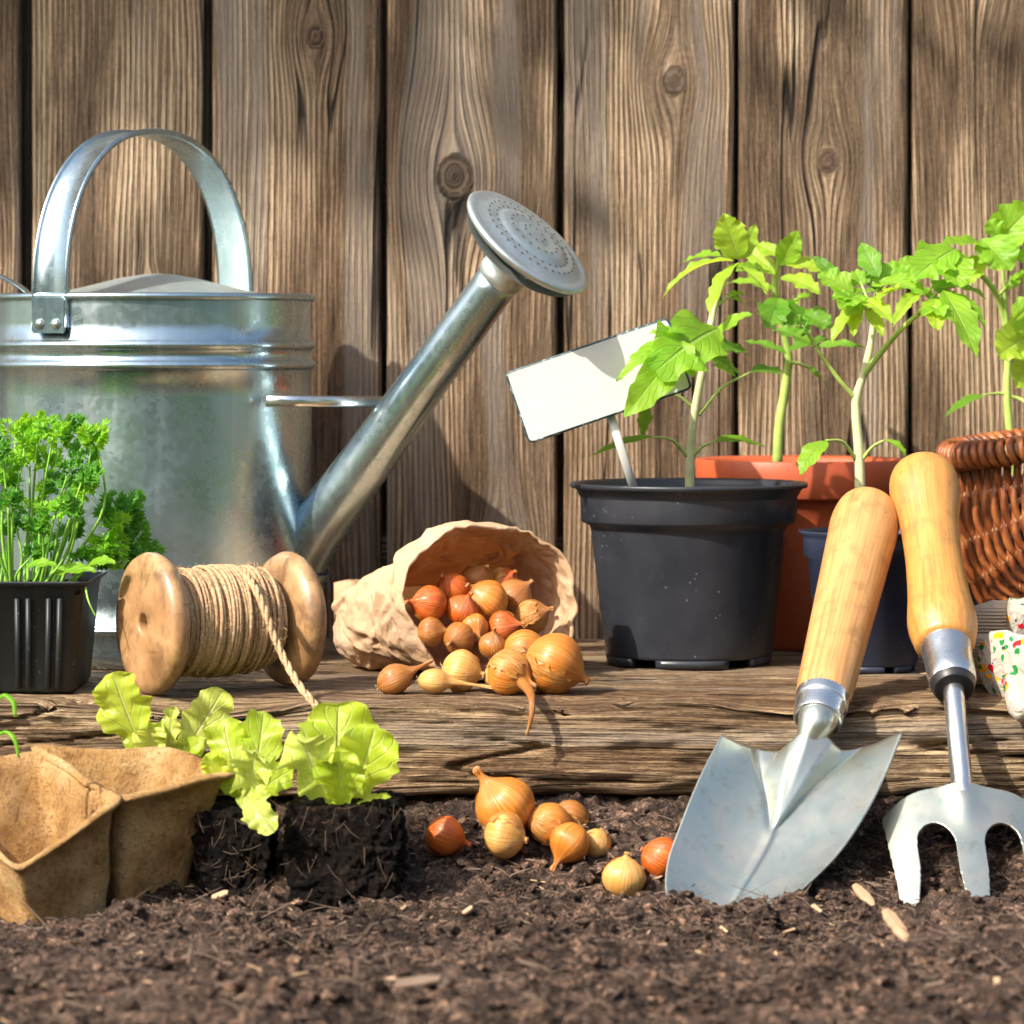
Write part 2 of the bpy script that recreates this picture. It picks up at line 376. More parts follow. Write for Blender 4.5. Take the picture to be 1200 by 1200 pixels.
M['stemw'] = plain('pale_stem', (.64, .62, .34), .45)
M['pstem'] = plain('parsley_stem', (.24, .50, .06), .45)
def wick():
    n = NT('wicker_cane'); o = n.coord(); b = n.noise(o, 55., 4, .6); uv = n.coord('UV'); u, v_, _ = n.sep(uv)
    f = n.noise(n.comb(n.math('MULTIPLY', u, 14.), n.math('MULTIPLY', v_, 3.), 0.), 1., 4)
    c = n.ramp(b, [(.3, (.07, .020, .008)), (.5, (.22, .058, .016)), (.7, (.42, .145, .042))])
    c = n.mix(n.mapr(f, .55, .75, 0, .5), c, (.10, .03, .012))
    return n.set(col=c, rough=.38, spec=.5, norm=n.bump(f, .0006))
M['wick'] = wick()
M['cane'] = plain('cane_rib', (.33, .20, .10), .6)
def floral():
    n = NT('floral_cotton'); o = n.coord(); w = n.noise(o, 90., 2, .5, col=True)
    v = n.new('ShaderNodeVectorMath', operation='SCALE'); n.link(w, v.inputs[0]); v.inputs[3].default_value = .008
    a = n.new('ShaderNodeVectorMath', operation='ADD'); n.link(o, a.inputs[0]); n.link(v.outputs[0], a.inputs[1])
    c = (.43, .385, .32); wv = n.math('ADD', n.math('MULTIPLY', n.noise(o, 700., 2), .12), n.noise(o, 65., 3, .5, 1.5))
    for sc, col, th, off in ((66., (.60, .02, .03), .27, 0.), (76., (.72, .33, .01), .28, 3.), (84., (.02, .20, .05), .25, 7.), (60., (.03, .05, .07), .12, 11.)):
        sh = n.scale(a.outputs[0], (1, 1.0, 1.6), (off, off, off)); dd = n.vor(sh, sc, 'F1'); cc = n.sep(n.vor(sh, sc, 'F1', 'Color'))[0]
        msk = n.math('MULTIPLY', n.mapr(dd, th, th + .05, 1, 0), n.mapr(cc, .28, .30, 0, 1)); c = n.mix(msk, c, col)
    return n.set(col=c, rough=.95, spec=.1, norm=n.bump(wv, .004))
M['floral'] = floral()
def knit():
    n = NT('knitted_cotton'); o = n.coord(); x, y, z = n.sep(o)
    r = n.math('MULTIPLY_ADD', n.math('SINE', n.math('MULTIPLY', z, 2600.)), .5, .5); b = n.noise(o, 60., 3)
    c = n.mix(n.mapr(b, .35, .7), (.44, .35, .25), (.52, .43, .32))
    return n.set(col=c, rough=.95, spec=.1, norm=n.bump(r, .0012))
M['knit'] = knit()
def enamel():
    n = NT('white_enamel'); o = n.coord(); b = n.noise(o, 30., 4)
    return n.set(col=n.mix(n.mapr(b, .35, .7), (.52, .53, .50), (.58, .58, .54)), rough=.32, spec=.5)
M['enamel'] = enamel()
def rimm():
    n = NT('chipped_blue_edge'); o = n.coord(); b = n.noise(o, 170., 4, .6)
    return n.set(col=n.ramp(b, [(.40, (.012, .035, .045)), (.56, (.03, .08, .09)), (.66, (.45, .52, .52))]), rough=.4)
M['rim'] = rimm()
M['lawn'] = plain('lawn_green', (.07, .13, .03), .95)
def hedgem():
    n = NT('hedge_leaf'); o = n.coord(); b = n.noise(o, 9., 5, .7)
    return n.set(col=n.ramp(b, [(.35, (.015, .035, .010)), (.55, (.06, .13, .025)), (.7, (.14, .24, .05))]), rough=.8)
M['hedge'] = hedgem()
M['bark'] = plain('bark', (.12, .085, .06), .9)
M['black'] = plain('black_collar', (.02, .02, .022), .4)
# ================================================================ setting
def interp(x, T):
    if x <= T[0][0]: return T[0][1]
    for (a, b), (c, d) in zip(T, T[1:]):
        if x <= c: return b + (d - b) * (x - a) / (c - a)
    return T[-1][1]
PROF = [(-2.6, -.16), (-1.6, -.135), (-1.0, -.115), (-.80, -.110), (-.62, -.116), (-.50, -.124), (-.45, -.121), (-.40, -.102), (-.345, -.082), (-.30, -.068), (.3, -.068), (.6, -.15)]
def soilz(x, y):
    z = interp(y, PROF)
    k = 1.0 if y < -.5 else (.45 if y > -.42 else .45 + .55 * (-.42 - y) / .08)
    z += k * (.020 * noise.noise(V(x * 7, y * 9, 1.3)) + .014 * noise.noise(V(x * 19, y * 23, 4.)))
    z -= .014 * math.exp(-((x - .285) / .045) ** 2 - ((y + .405) / .035) ** 2)
    z += .010 * math.exp(-((x - .142) / .05) ** 2 - ((y + .488) / .018) ** 2) + .013 * math.exp(-((x - .288) / .06) ** 2 - ((y + .458) / .015) ** 2)
    z += .0062 * noise.noise(V(x * 48, y * 55, 2.)) + .0050 * abs(noise.noise(V(x * 90, y * 90, 8.))) + .0040 * noise.noise(V(x * 150, y * 160, 5.)) - .001
    n = noise.noise(V(x * 260, y * 260, 7.)); z += .0022 * n
    if y > -.30: z = min(z, -.0665)
    e = max(abs(x) - .95, 0) / .4
    return z - .05 * min(1, e)
def axis_pts(segs):
    out = []
    for a, b, st in segs:
        n = max(1, int(round((b - a) / st))); out += [a + (b - a) * i / n for i in range(n)]
    return out + [segs[-1][1]]
xs = axis_pts([(-1.4, -.46, .03), (-.46, .46, .0021), (.46, 1.4, .03)]); ys = axis_pts([(-2.6, -.95, .04), (-.95, -.30, .0021), (-.30, .6, .04)])
mb = MB(); W = len(xs)
mb.v = [(x, y, soilz(x, y)) for y in ys for x in xs]; mb.uv = [(0, 0)] * len(mb.v)
mb.f = [(j * W + i, j * W + i + 1, (j + 1) * W + i + 1, (j + 1) * W + i) for j in range(len(ys) - 1) for i in range(W - 1)]
soil = mb.build('soil', M['soil']); soil['kind'] = 'structure'
g = MB(); g.add([(-40, -40, -.155), (40, -40, -.155), (40, 40, -.155), (-40, 40, -.155)], [(0, 1, 2, 3)])
lawn = g.build('lawn', M['lawn']); lawn['kind'] = 'structure'

# loose crumbs and fibres lying on the soil
mb = MB(); fb = MB(); rs = random.Random(5)
ico = [V(*p) for p in ((0, 0, 1), (.894, 0, .447), (.276, .851, .447), (-.724, .526, .447), (-.724, -.526, .447), (.276, -.851, .447), (.724, .526, -.447), (-.276, .851, -.447), (-.894, 0, -.447), (-.276, -.851, -.447), (.724, -.526, -.447), (0, 0, -1))]
icf = [(0, 1, 2), (0, 2, 3), (0, 3, 4), (0, 4, 5), (0, 5, 1), (1, 6, 2), (2, 7, 3), (3, 8, 4), (4, 9, 5), (5, 10, 1), (6, 7, 2), (7, 8, 3), (8, 9, 4), (9, 10, 5), (10, 6, 1), (11, 7, 6), (11, 8, 7), (11, 9, 8), (11, 10, 9), (11, 6, 10)]
for i in range(13000):
    y = -.33 - .62 * rs.random() ** 1.0; x = rs.uniform(-.42, .42)
    r = .0007 + .0042 * rs.random() ** 5
    sx, sy, sz = rs.uniform(.6, 1.7), rs.uniform(.6, 1.5), rs.uniform(.5, 1.)
    c = V(x, y, soilz(x, y) + r * .35); ra = rs.uniform(0, 6.28)
    vv = []
    for p in ico:
        k = r * rs.uniform(.6, 1.35); a = p.x * sx; b = p.y * sy
        vv.append(c + V(a * math.cos(ra) - b * math.sin(ra), a * math.sin(ra) + b * math.cos(ra), p.z * sz) * k)
    mb.add(vv, icf)
for i in range(2000):
    y = -.33 - .6 * rs.random(); x = rs.uniform(-.42, .42)
    L = rs.uniform(.006, .024) * (1.3 if rs.random() < .1 else 1); a = rs.uniform(0, 6.28); w = rs.uniform(.00015, .00045)
    p0 = V(x, y, soilz(x, y) + .0005); d = V(math.cos(a), math.sin(a), rs.uniform(-.1, .45)); bend = V(rs.uniform(-.5, .5), rs.uniform(-.5, .5), rs.uniform(-.5, .3))
    pts = [p0 + d * L * t + bend * L * t * t + V(0, 0, .0006) for t in (0, .33, .66, 1)]
    v_, f_, u_ = tube(pts, [w, w, w * .8, w * .4], 4, False); fb.add(v_, f_, u_, 1)
for i in range(6500):      # fine matted root fibre
    y = -.34 - .6 * rs.random(); x = rs.uniform(-.41, .41)
    if noise.noise(V(x * 11, y * 11, 3)) < rs.uniform(-.5, .2): continue
    L = rs.uniform(.003, .012); a = rs.uniform(0, 6.28); w = rs.uniform(.00018, .0005); p0 = V(x, y, soilz(x, y) + .0012); d = V(math.cos(a), math.sin(a), rs.uniform(-.3, .7)); bend = V(rs.uniform(-.8, .8), rs.uniform(-.8, .8), rs.uniform(-.9, .2))
    v_, f_, u_ = tube([p0 + d * L * t + bend * L * t * t for t in (0, .5, 1)], [w, w, w * .5], 3, False); fb.add(v_, f_, u_, 1 if rs.random() < .5 else 3)
for i in range(260):      # clods
    y = -.40 - .55 * rs.random(); x = rs.uniform(-.40, .40); r = .003 + .0065 * rs.random() ** 2.5; c = V(x, y, soilz(x, y) + r * .1); sq = rs.uniform(.5, .85); sd_ = rs.uniform(0, 99); vv = []
    if y > -.5 and (-.30 < x < -.06 or .08 < x < .2 or x > .22): continue
    for a_ in range(13):
        for b_ in range(20):
            th, ph = PI * a_ / 12, 2 * PI * b_ / 20; d_ = V(math.sin(th) * math.cos(ph), math.sin(th) * math.sin(ph), math.cos(th) * sq)
            vv.append(c + d_ * r * (1 + .55 * noise.noise(d_ * 1.6 + V(sd_, 0, 0)) + .35 * noise.noise(d_ * 4.2 + V(sd_, 1, 0))))
    mb.add(vv, [(a_ * 20 + b_, (a_ + 1) * 20 + b_, (a_ + 1) * 20 + (b_ + 1) % 20, a_ * 20 + (b_ + 1) % 20) for a_ in range(12) for b_ in range(20)])
for i in range(650):      # flakes of bark and straw
    y = -.34 - .6 * rs.random(); x = rs.uniform(-.41, .41); a = rs.uniform(0, 6.28); L = rs.uniform(.003, .011); w_ = L * rs.uniform(.12, .4); d = V(math.cos(a), math.sin(a), rs.uniform(-.2, .5)).normalized(); s_ = d.cross(V(rs.gauss(0, .5), rs.gauss(0, .5), 1)).normalized(); n_ = s_.cross(d)
    p = V(x, y, soilz(x, y) + .0012); v8 = [p + d * L * q1 * .5 + s_ * w_ * q2 * (.5 if q1 > 0 else .35) + n_ * q3 * .0003 for q1 in (-1, 1) for q2 in (-1, 1) for q3 in (-1, 1)]
    fb.add(v8, [(0, 1, 3, 2), (4, 6, 7, 5), (0, 4, 5, 1), (2, 3, 7, 6), (0, 2, 6, 4), (1, 5, 7, 3)], None, 1 if rs.random() < .7 else 2)
mb.add(fb.v, fb.f, fb.uv, 1)
for q in range(len(fb.mi)): mb.mi[-len(fb.mi) + q] = fb.mi[q]
cr = mb.build('soil_crumbs', [M['crumb'], M['fibre'], M['chip'], M['soil']], smooth=False); cr['kind'] = 'stuff'; tag(cr, 'loose crumbs and dry fibres strewn over the dark soil', 'soil debris')

# ---------------------------------------------------------------- board fence
FY = .20; sF = S(FY)
fence = thing('board_fence', 'weathered brown fence of upright wooden boards behind the pots', 'fence', (0, FY, -.15))
gaps = [-796, -590, -383, -177, 30, 243, 450, 657, 863, 1066, 1272, 1478, 1684, 1890, 2096]
gw = [7, 8, 6, 9, 13, 11, 8, 9, 6, 5, 7, 8, 9, 6, 7]
knots = [(533, 207, 17), (370, 42, 9), (970, 190, 9), (175, 330, 3), (790, 95, 11), (1145, -60, 14), (925, 660, 12), (590, 640, 10), (-60, 300, 14), (1300, 260, 15)]
for b in range(len(gaps) - 1):
    x0 = (gaps[b] + gw[b] / 2 - 600) * sF; x1 = (gaps[b + 1] - gw[b + 1] / 2 - 600) * sF
    vis = gaps[b + 1] > -20 and gaps[b] < 1220
    st = .0026 if vis else .02
    nx = max(4, int((x1 - x0) / st)); nz = int(1.05 / (st * 1.3)); z0, z1 = -.15, .90
    xc = (x0 + x1) / 2; sd = rnd.uniform(0, 50); mb = MB(); kn = []
    thick = .02; push = rnd.uniform(-.002, .002); cup = rnd.uniform(-.0025, .0025)
    myk = [((kx - 600) * sF, HC - (ky - HZ) * sF, r * sF) for kx, ky, r in knots if gaps[b] < kx < gaps[b + 1]]
    for j in range(nz + 1):
        z = z0 + (z1 - z0) * j / nz
        e0 = .0012 * noise.noise(V(z * 12, sd, 0)); e1 = .0012 * noise.noise(V(z * 12, sd, 9))
        for i in range(nx + 1):
            t = i / nx; x = x0 + e0 + (x1 + e1 - x0 - e0) * t; u = x - xc; kk = 0
            sw = noise.noise(V(u * 9 + sd, z * 3.2, 2.)); u2 = u + .007 * sw + .0022 * noise.noise(V(u * 25 + sd, z * 7, 5.))
            for kx, kz, r in myk:
                dx, dz = x - kx, z - kz; q = math.exp(-(dx / (r * 3.2)) ** 2 - (dz / (r * 5.5)) ** 2)
                ku = kx - xc; u2 = ku + (u2 - ku) * (1 - .93 * q) if True else u2
                rr = math.hypot(dx, dz * .8) / r; m = sm((1.25 - rr) / .3)
                u2 = u2 * (1 - m) + (ku + rr * r * 1.4) * m; kk = max(kk, sm((1.2 - rr) / .5) * .8, math.exp(-((rr - 1.12) / .12) ** 2))
            ed = min(t, 1 - t) * (x1 - x0); rd = .0035 * (1 - min(1, ed / .004)) ** 2
            y = FY + push + cup * (2 * t - 1) ** 2 + rd + .0006 * noise.noise(V(u2 * 140 + sd, z * 3, 0))
            for kx, kz, r in myk: y -= .0014 * math.exp(-((x - kx) ** 2 + (z - kz) ** 2) / (r * r * 1.6))
            mb.v.append((x, y, z)); mb.uv.append((u2 + b * .37, z)); kn.append(kk)
    m = nx + 1
    mb.f = [(j * m + i, j * m + i + 1, (j + 1) * m + i + 1, (j + 1) * m + i) for j in range(nz) for i in range(nx)]
    # sides and back
    o = len(mb.v); n0 = o
    for j in (0, nz):
        for i in (0, nx): p = mb.v[j * m + i]; mb.v.append((p[0], FY + thick, p[2])); mb.uv.append((b * .37, p[2])); kn.append(0)
    for side, a in ((0, 0), (nx, 1)):
        col = [j * m + side for j in range(nz + 1)]
        mb.f.append(tuple(col + [n0 + 2 + a, n0 + a]) if a == 0 else tuple(reversed(col + [n0 + 2 + a, n0 + a])))
    mb.f.append(tuple([nz * m + i for i in range(nx + 1)] + [n0 + 3, n0 + 2])); mb.f.append((n0, n0 + 2, n0 + 3, n0 + 1))
    o = mb.build('board', M['fence'], fence)
    at = o.data.attributes.new('knot', 'FLOAT', 'POINT'); at.data.foreach_set('value', kn)
for k in range(len(gaps) - 1):      # second layer of boards, added behind so the gaps stay dark
    xa = (gaps[k] - 100 - 600) * sF; mb = MB(); v_, f_ = box(xa, xa + 200 * sF, FY + .045, FY + .06, -.15, .89)
    mb.add(v_, f_, [(p[0], p[2]) for p in v_]); mb.build('gap_blocker', M['fence'], fence, False)
for z in (.05, .70):
    mb = MB(); v_, f_ = box(-1.5, 1.5, FY + .0205, FY + .0445, z - .03, z + .03); mb.add(v_, f_, [(p[2], p[0]) for p in v_]); mb.build('rail', M['fence'], fence, False)

# ---------------------------------------------------------------- timber shelf
shelf = thing('timber_shelf', 'rough weathered timber shelf carrying the pots, bag and watering can', 'shelf', (0, 0, -.066))
def timber(y0, y1, zt, zb, st, name, sd):
    """rounded rectangle section swept along x; front-bottom, front face, top, back"""
    r = .007; path = []
    def seg(a, b, n): return [(a[0] + (b[0] - a[0]) * i / n, a[1] + (b[1] - a[1]) * i / n) for i in range(n)]
    path += seg((y1, zb), (y0 + r, zb), 6)
    path += [(y0 + r - r * math.sin(a), zb + r - r * math.cos(a)) for a in (0, .5, 1.)]
    path += seg((y0, zb + r), (y0, zt - r), int((zt - zb) / st))
    path += [(y0 + r - r * math.cos(a), zt - r + r * math.sin(a)) for a in (0, .4, .8, 1.2)]
    path += seg((y0 + r, zt), (y1 - .003, zt), int((y1 - y0) / st / 1.3)); path += [(y1 - .003, zt), (y1, zt - .003), (y1, zb)]
    L = 0; ln = [0]
    for a, b in zip(path, path[1:]): L += math.hypot(b[0] - a[0], b[1] - a[1]); ln.append(L)
    xx = axis_pts([(-1.0, -.46, .03), (-.46, .46, .0024), (.46, 1.0, .03)]); mb = MB()
    for x in xx:
        for (y, z), l in zip(path, ln):
            top = z > zt - .002; fr = sm((y0 + .02 - y) / .012)
            n1 = noise.noise(V(x * 6, l * 45, sd)); n2 = noise.noise(V(x * 16, l * 150, sd + 3)); n3 = noise.noise(V(x * 45, l * 380, sd + 5)); n4 = noise.noise(V(x * 3, l * 14, sd + 8))
            crack = max(0, 1 - abs(noise.noise(V(x * 3.2, l * 42, sd + 11))) / .035) * sm(noise.noise(V(x * 5, l * 10, 2.)) * 3 + .6)
            edge = max(0, 1 - math.hypot(y - y0, (z - zt)) / .022)
            chip = edge * max(0, noise.noise(V(x * 7, sd, 3.)) + .1) * .032
            d = .0030 * n1 + .0026 * n2 + .0014 * n3
            dn = (.9 * abs(d) if top else 0) + crack * .006 + chip
            if fr > 0 and not top: y2 = y + fr * (d * 1.6 + .004 * n4 + crack * .009 + chip * .7 + .002); z2 = z - chip * .6
            else: y2 = y + (chip * .4); z2 = z - dn
            if z < zb + .012: z2 += .006 * abs(noise.noise(V(x * 12, 1, sd))) * fr; y2 += .004 * abs(n1) * fr
            mb.v.append((x, y2, z2)); mb.uv.append((l + .006 * n4 + .0015 * n1, x))
    m = len(path)
    mb.f = [(i * m + j, (i + 1) * m + j, (i + 1) * m + j + 1, i * m + j + 1) for i in range(len(xx) - 1) for j in range(m - 1)]
    mb.f += [tuple(range(m)), tuple(reversed([(len(xx) - 1) * m + j for j in range(m)]))]
    return mb.build(name, M['beam'], shelf)
timber(-.322, -.166, 0, -.0665, .0022, 'front_plank', 1.)
timber(-.163, .190, .0, -.0665, .004, 'rear_plank', 21.)

# ---------------------------------------------------------------- garden behind the viewer; hedge, shrubs, house, garden trees added for metal reflections
def bumpy(name, label, cc, c, r, n=48, amp=.25, mat='hedge'):
    mb = MB()
    for i in range(n + 1):
        for j in range(n * 2):
            th = PI * i / n; ph = PI * j / n; d = V(math.sin(th) * math.cos(ph), math.sin(th) * math.sin(ph), math.cos(th))
            d = V(*[math.copysign(abs(q) ** .6, q) for q in d])
            k = 1 + amp * noise.fractal(d * 2.3 + V(c[0], 0, 0), .6, 2, 4)
            mb.v.append((c[0] + d.x * r[0] * k, c[1] + d.y * r[1] * k, c[2] + d.z * r[2] * k)); mb.uv.append((0, 0))
    m = 2 * n; mb.f = [(i * m + j, i * m + (j + 1) % m, (i + 1) * m + (j + 1) % m, (i + 1) * m + j) for i in range(n) for j in range(m)]
    o = mb.build(name, M[mat], origin=V(c[0], c[1], -.15)); tag(o, label, cc); return o
bumpy('hedge', 'unseen green hedge opposite the fence, added for reflections in the metal', 'hedge', (0.5, -9, .9), (9, .8, 1.2))  # hedge and shrubs are unseen, added to reflect green in the metal
bumpy('shrub', 'unseen round shrub left of the viewer, added for reflections in the metal', 'shrub', (-3.6, -4.2, .35), (.7, .7, .6), 32)
bumpy('shrub', 'unseen tall shrub right of the viewer, added for reflections in the metal', 'shrub', (3.4, -4.6, .5), (.8, .7, .9), 32)
SUN_AZ, SUN_EL = math.radians(49), math.radians(41)
SD = V(-math.sin(SUN_AZ) * math.cos(SUN_EL), -math.cos(SUN_AZ) * math.cos(SUN_EL), math.sin(SUN_EL))
tree = thing('apple_tree', 'young leafy garden tree left of the shelf casting dappled shade', 'tree', (-2.9, -1.5, -.15))
rt = random.Random(8); tr = MB()
trunk = cat([V(-2.9, -1.5, -.16), V(-2.87, -1.5, .6), V(-2.8, -1.45, 1.2), V(-2.6, -1.3, 1.7), V(-2.3, -1.2, 2.2)], 24); v_, f_, u_ = tube(trunk, [.06 - .0018 * i for i in range(24)], 10)
tr.add(v_, f_, u_); crown = MB(); cen = []
for i in range(32):
    if i < 26: px = rt.gauss(170, 230); py = rt.uniform(-260, 240) + max(0, px - 250) * -.25
    else: px = rt.uniform(500, 1250); py = rt.uniform(-380, -40)
    cen.append(P(px, py, FY) + SD * rt.uniform(2.1, 2.9))
for c in cen:
    a = trunk[rt.randint(14, 23)]
    v_, f_, u_ = tube(cat([a, (a + c) / 2 + V(0, 0, .1), c], 8), [.009, .008, .007, .006, .005, .004, .003, .002], 5, False); tr.add(v_, f_, u_)
    for q in range(16):
        p = c + V(rt.gauss(0, .06), rt.gauss(0, .07), rt.gauss(0, .06)); d = V(rt.gauss(0, 1), rt.gauss(0, 1), rt.gauss(0, .6)).normalized()
        v_, f_, u_ = leafgeo(p, p + d * rt.uniform(.045, .075), rt.uniform(.025, .04), V(rt.gauss(0, .6), rt.gauss(0, .6), 1), nS=5, nT=1); crown.add(v_, f_, u_)
tr.build('trunk', M['bark'], tree); crown.build('crown', M['tom'], tree)
hs = MB(); v_, f_ = box(-14, -9.5, -9, -2.5, -.155, 3.2); hs.add(v_, f_); o = hs.build('reflection_house', M['enamel'] , origin=V(-11.7, -5.7, -.15), smooth=False); tag(o, 'unseen white house block left of the viewer, added for bright reflections in the metal', 'house')  # pale block out of view, added as a bright reflection for the can
for tx_, ty_, hh_ in ((-1.8, -8.2, 3.6), (4.6, -7.2, 3.2), (7.5, -3.5, 3.0)):  # unseen trees, added as dark shapes for the metal to reflect
    t = thing('reflection_tree', {-1.8: 'unseen tall dark tree before the hedge, added for reflections in the metal', 4.6: 'unseen broad tree at the right of the lawn, added for reflections in the metal', 7.5: 'unseen rounded tree far right of the shelf, added for reflections in the metal'}[tx_], 'tree', (tx_, ty_, -.15), 'unseen trees added for reflections')
    mb = MB(); v_, f_, u_ = tube([V(tx_, ty_, -.16), V(tx_ + .05, ty_, 1.2), V(tx_, ty_, hh_ - .6)], [.13, .1, .05], 10); mb.add(v_, f_, u_); mb.build('trunk', M['bark'], t)
    mb = MB()
    for q in range(2600):
        d_ = V(rt.gauss(0, 1), rt.gauss(0, 1), rt.gauss(0, 1)).normalized() * rt.uniform(.45, 1); c = V(tx_ + d_.x * 1.0, ty_ + d_.y * 1.0, hh_ - 1.2 + d_.z * 1.2); s_ = rt.uniform(.05, .12)
        a_ = V(rt.gauss(0, 1), rt.gauss(0, 1), rt.gauss(0, 1)).normalized() * s_; b_ = a_.cross(V(rt.gauss(0, 1), rt.gauss(0, 1), 1)).normalized() * s_ * .6; mb.add([c - a_, c + b_, c + a_, c - b_], [(0, 1, 2, 3)])
    mb.build('crown', M['hedge'], t)
# ================================================================ watering can
CX, CY, CR = (176 - 600) * S(.02), .02, .123
can = thing('watering_can', 'large galvanised steel watering can with arched strap handle', 'watering can', (CX, CY, 0))
def bead(r, z, a=.0035, h=.0045): return [(r, z - h), (r + a * .5, z - h * .7), (r + a, z - h * .2), (r + a, z + h * .2), (r + a * .5, z + h * .7), (r, z + h)]
prof = [(.0, .004), (CR - .006, .004), (CR - .003, 0), (CR, .0005), (CR, .012)] + bead(CR, .028, .0025, .003) + [(CR, .05), (CR, .1), (CR, .15), (CR, .2)] + bead(CR, .2235) + bead(CR, .2385) + [(CR, .255), (CR, .2725)]
mb = MB(); v_, f_, u_ = lathe(prof, 128, V(CX, CY, 0), wob=lambda a, t: 1 + .003 * math.sin(3 * a + 4 * t) + .002 * math.sin(7 * a + 1)); mb.add(v_, f_, u_); body = mb.build('body', M['galv'], can)
mb = MB(); rim = [V(CX + (CR + .001) * math.cos(a), CY + (CR + .001) * math.sin(a), .2745) for a in [2 * PI * i / 96 for i in range(97)]]
v_, f_, u_ = tube(rim, .0028, 10); mb.add(v_, f_, u_); mb.build('rim', M['galv'], can)
mb = MB(); v_, f_, u_ = lathe([(CR - .002, .272), (.098, .2735), (.094, .2745), (.06, .282), (.03, .2895), (.012, .2925), (0, .2932)], 96, V(CX + .006, CY, 0)); mb.add(v_, f_, u_); mb.build('top_cover', M['galvrose'], can)
# arched handle
fx, bx_ = (59 - 600) * S(-.09), (276 - 600) * S(.13)
A0 = V(fx, -.086, 0); B0 = V(bx_, .122, 0); pts = [A0 + V(0, 0, .2515), A0 + V(0, 0, .262), A0 + V(0, 0, .272)]
zt = HC + (398 - 157) * S(.02)
for i in range(49):
    th = PI * i / 48; c_ = math.cos(th); s_ = math.sin(th)
    q = (math.copysign(abs(c_) ** .86, c_)); p = (A0 + B0) / 2 - (B0 - A0) / 2 * q; pts.append(p + V(0, 0, .277 + (zt - .277) * s_ ** .92))
pts.append(B0 + V(0, 0, .27))
dd = (B0 - A0).normalized(); wd = V(dd.y, -dd.x, 0)
mb = MB(); sec = [(-1, .0018), (-.93, .0034), (-.86, .0018), (-.78, .0004), (0, .0012), (.78, .0004), (.86, .0018), (.93, .0034), (1, .0018), (1, -.0008), (.8, -.0016), (0, -.001), (-.8, -.0016), (-1, -.0008)]
for i, p in enumerate(pts):
    t = (pts[min(len(pts) - 1, i + 1)] - pts[max(0, i - 1)]).normalized(); nrm = wd.cross(t) * -1
    hw = .0165 - .002 * math.sin(PI * i / len(pts))
    for a, h in sec: mb.v.append(p + wd * (a * hw) + nrm * h * -1); mb.uv.append((a, i * .01))
m = len(sec); mb.f = [(i * m + j, i * m + (j + 1) % m, (i + 1) * m + (j + 1) % m, (i + 1) * m + j) for i in range(len(pts) - 1) for j in range(m)]; mb.f += [tuple(range(m)), tuple(reversed([(len(pts) - 1) * m + j for j in range(m)]))]
hd = mb.build('handle', M['galv'], can)
def plate(c, xd, zd, w, h, th, rr=.12, n=5):
    """rounded rectangle plate centred at c"""
    nd = xd.cross(zd).normalized(); o = []
    r = min(w, h) * rr
    for sx, sz, a0 in ((1, 1, 0), (-1, 1, PI / 2), (-1, -1, PI), (1, -1, 1.5 * PI)):
        for i in range(n + 1):
            a = a0 + PI / 2 * i / n; o.append((sx * (w / 2 - r) + r * math.cos(a), sz * (h / 2 - r) + r * math.sin(a)))
    v = []; k = len(o)
    for s_, q in ((1, .94), (1, 1), (-1, 1), (-1, .94)):
        for a, b in o: v.append(c + xd * a * (1 if q == 1 else 1 - .0006 / w) + zd * b + nd * (s_ * th / 2 * (1 if q < 1 else .7)))
    f = [tuple(range(k)), tuple(reversed(range(3 * k, 4 * k)))]
    for l in range(3): f += [(l * k + i, (l + 1) * k + i, (l + 1) * k + (i + 1) % k, l * k + (i + 1) % k) for i in range(k)]
    return v, f
ca = math.atan2(A0.y - CY, A0.x - CX); rdv = V(math.cos(ca), math.sin(ca), 0); tg = V(-rdv.y, rdv.x, 0)
pc = V(CX, CY, 0) + rdv * (CR + .0032) + V(0, 0, .2605)
mb = MB(); v_, f_ = plate(pc, tg, V(0, 0, 1), .030, .0265, .0022, .1); mb.add(v_, f_); br = mb.build('handle_bracket', M['galv'], can, False)
for s_ in (-1, 1):
    mb = MB(); v_, f_, u_ = lathe([(.0042, 0), (.0040, .0012), (.003, .0024), (.0014, .003), (0, .0031)], 16, pc + tg * s_ * .0075 + V(0, 0, -.0065) + rdv * .0008, rdv); mb.add(v_, f_, u_); mb.build('rivet', M['rivet'], br)
# spout
sp = [V((px - 600) * S(y), y, HC - (py - HZ) * S(y)) for px, py, y in [(338, 680, .0), (365, 628, -.008), (430, 540, -.03), (500, 443, -.055), (588, 322, -.088)]]
sp = cat(sp, 30); rr = [.0245 - .0085 * (i / 29) ** .8 for i in range(30)]
mb = MB(); v_, f_, u_ = tube(sp, rr, 40); mb.add(v_, f_, u_); mb.build('spout', M['galv'], can)
mb = MB(); k = 2; c0 = sp[3]; ax = (sp[6] - sp[2]).normalized(); v_, f_, u_ = lathe([(.0255, -.004), (.0270, 0), (.0255, .004)], 40, c0, ax); mb.add(v_, f_, u_); mb.build('spout_collar', M['galv'], can)
ax = V(.595, -.36, .716).normalized(); rc = P(618, 284, -.115); nb = sp[-1]
mb = MB(); vec = (rc - nb); v_, f_, u_ = lathe([(.0165, -.004), (.0182, .000), (.0182, .004), (.0165, .0065), (.0175, .012), (.022, .019), (.033, .0255), (.050, .0300)], 48, nb, (ax * .6 + vec.normalized() * .4)); mb.add(v_, f_, u_); neck = mb.build('rose_neck', M['galvrose'], can)
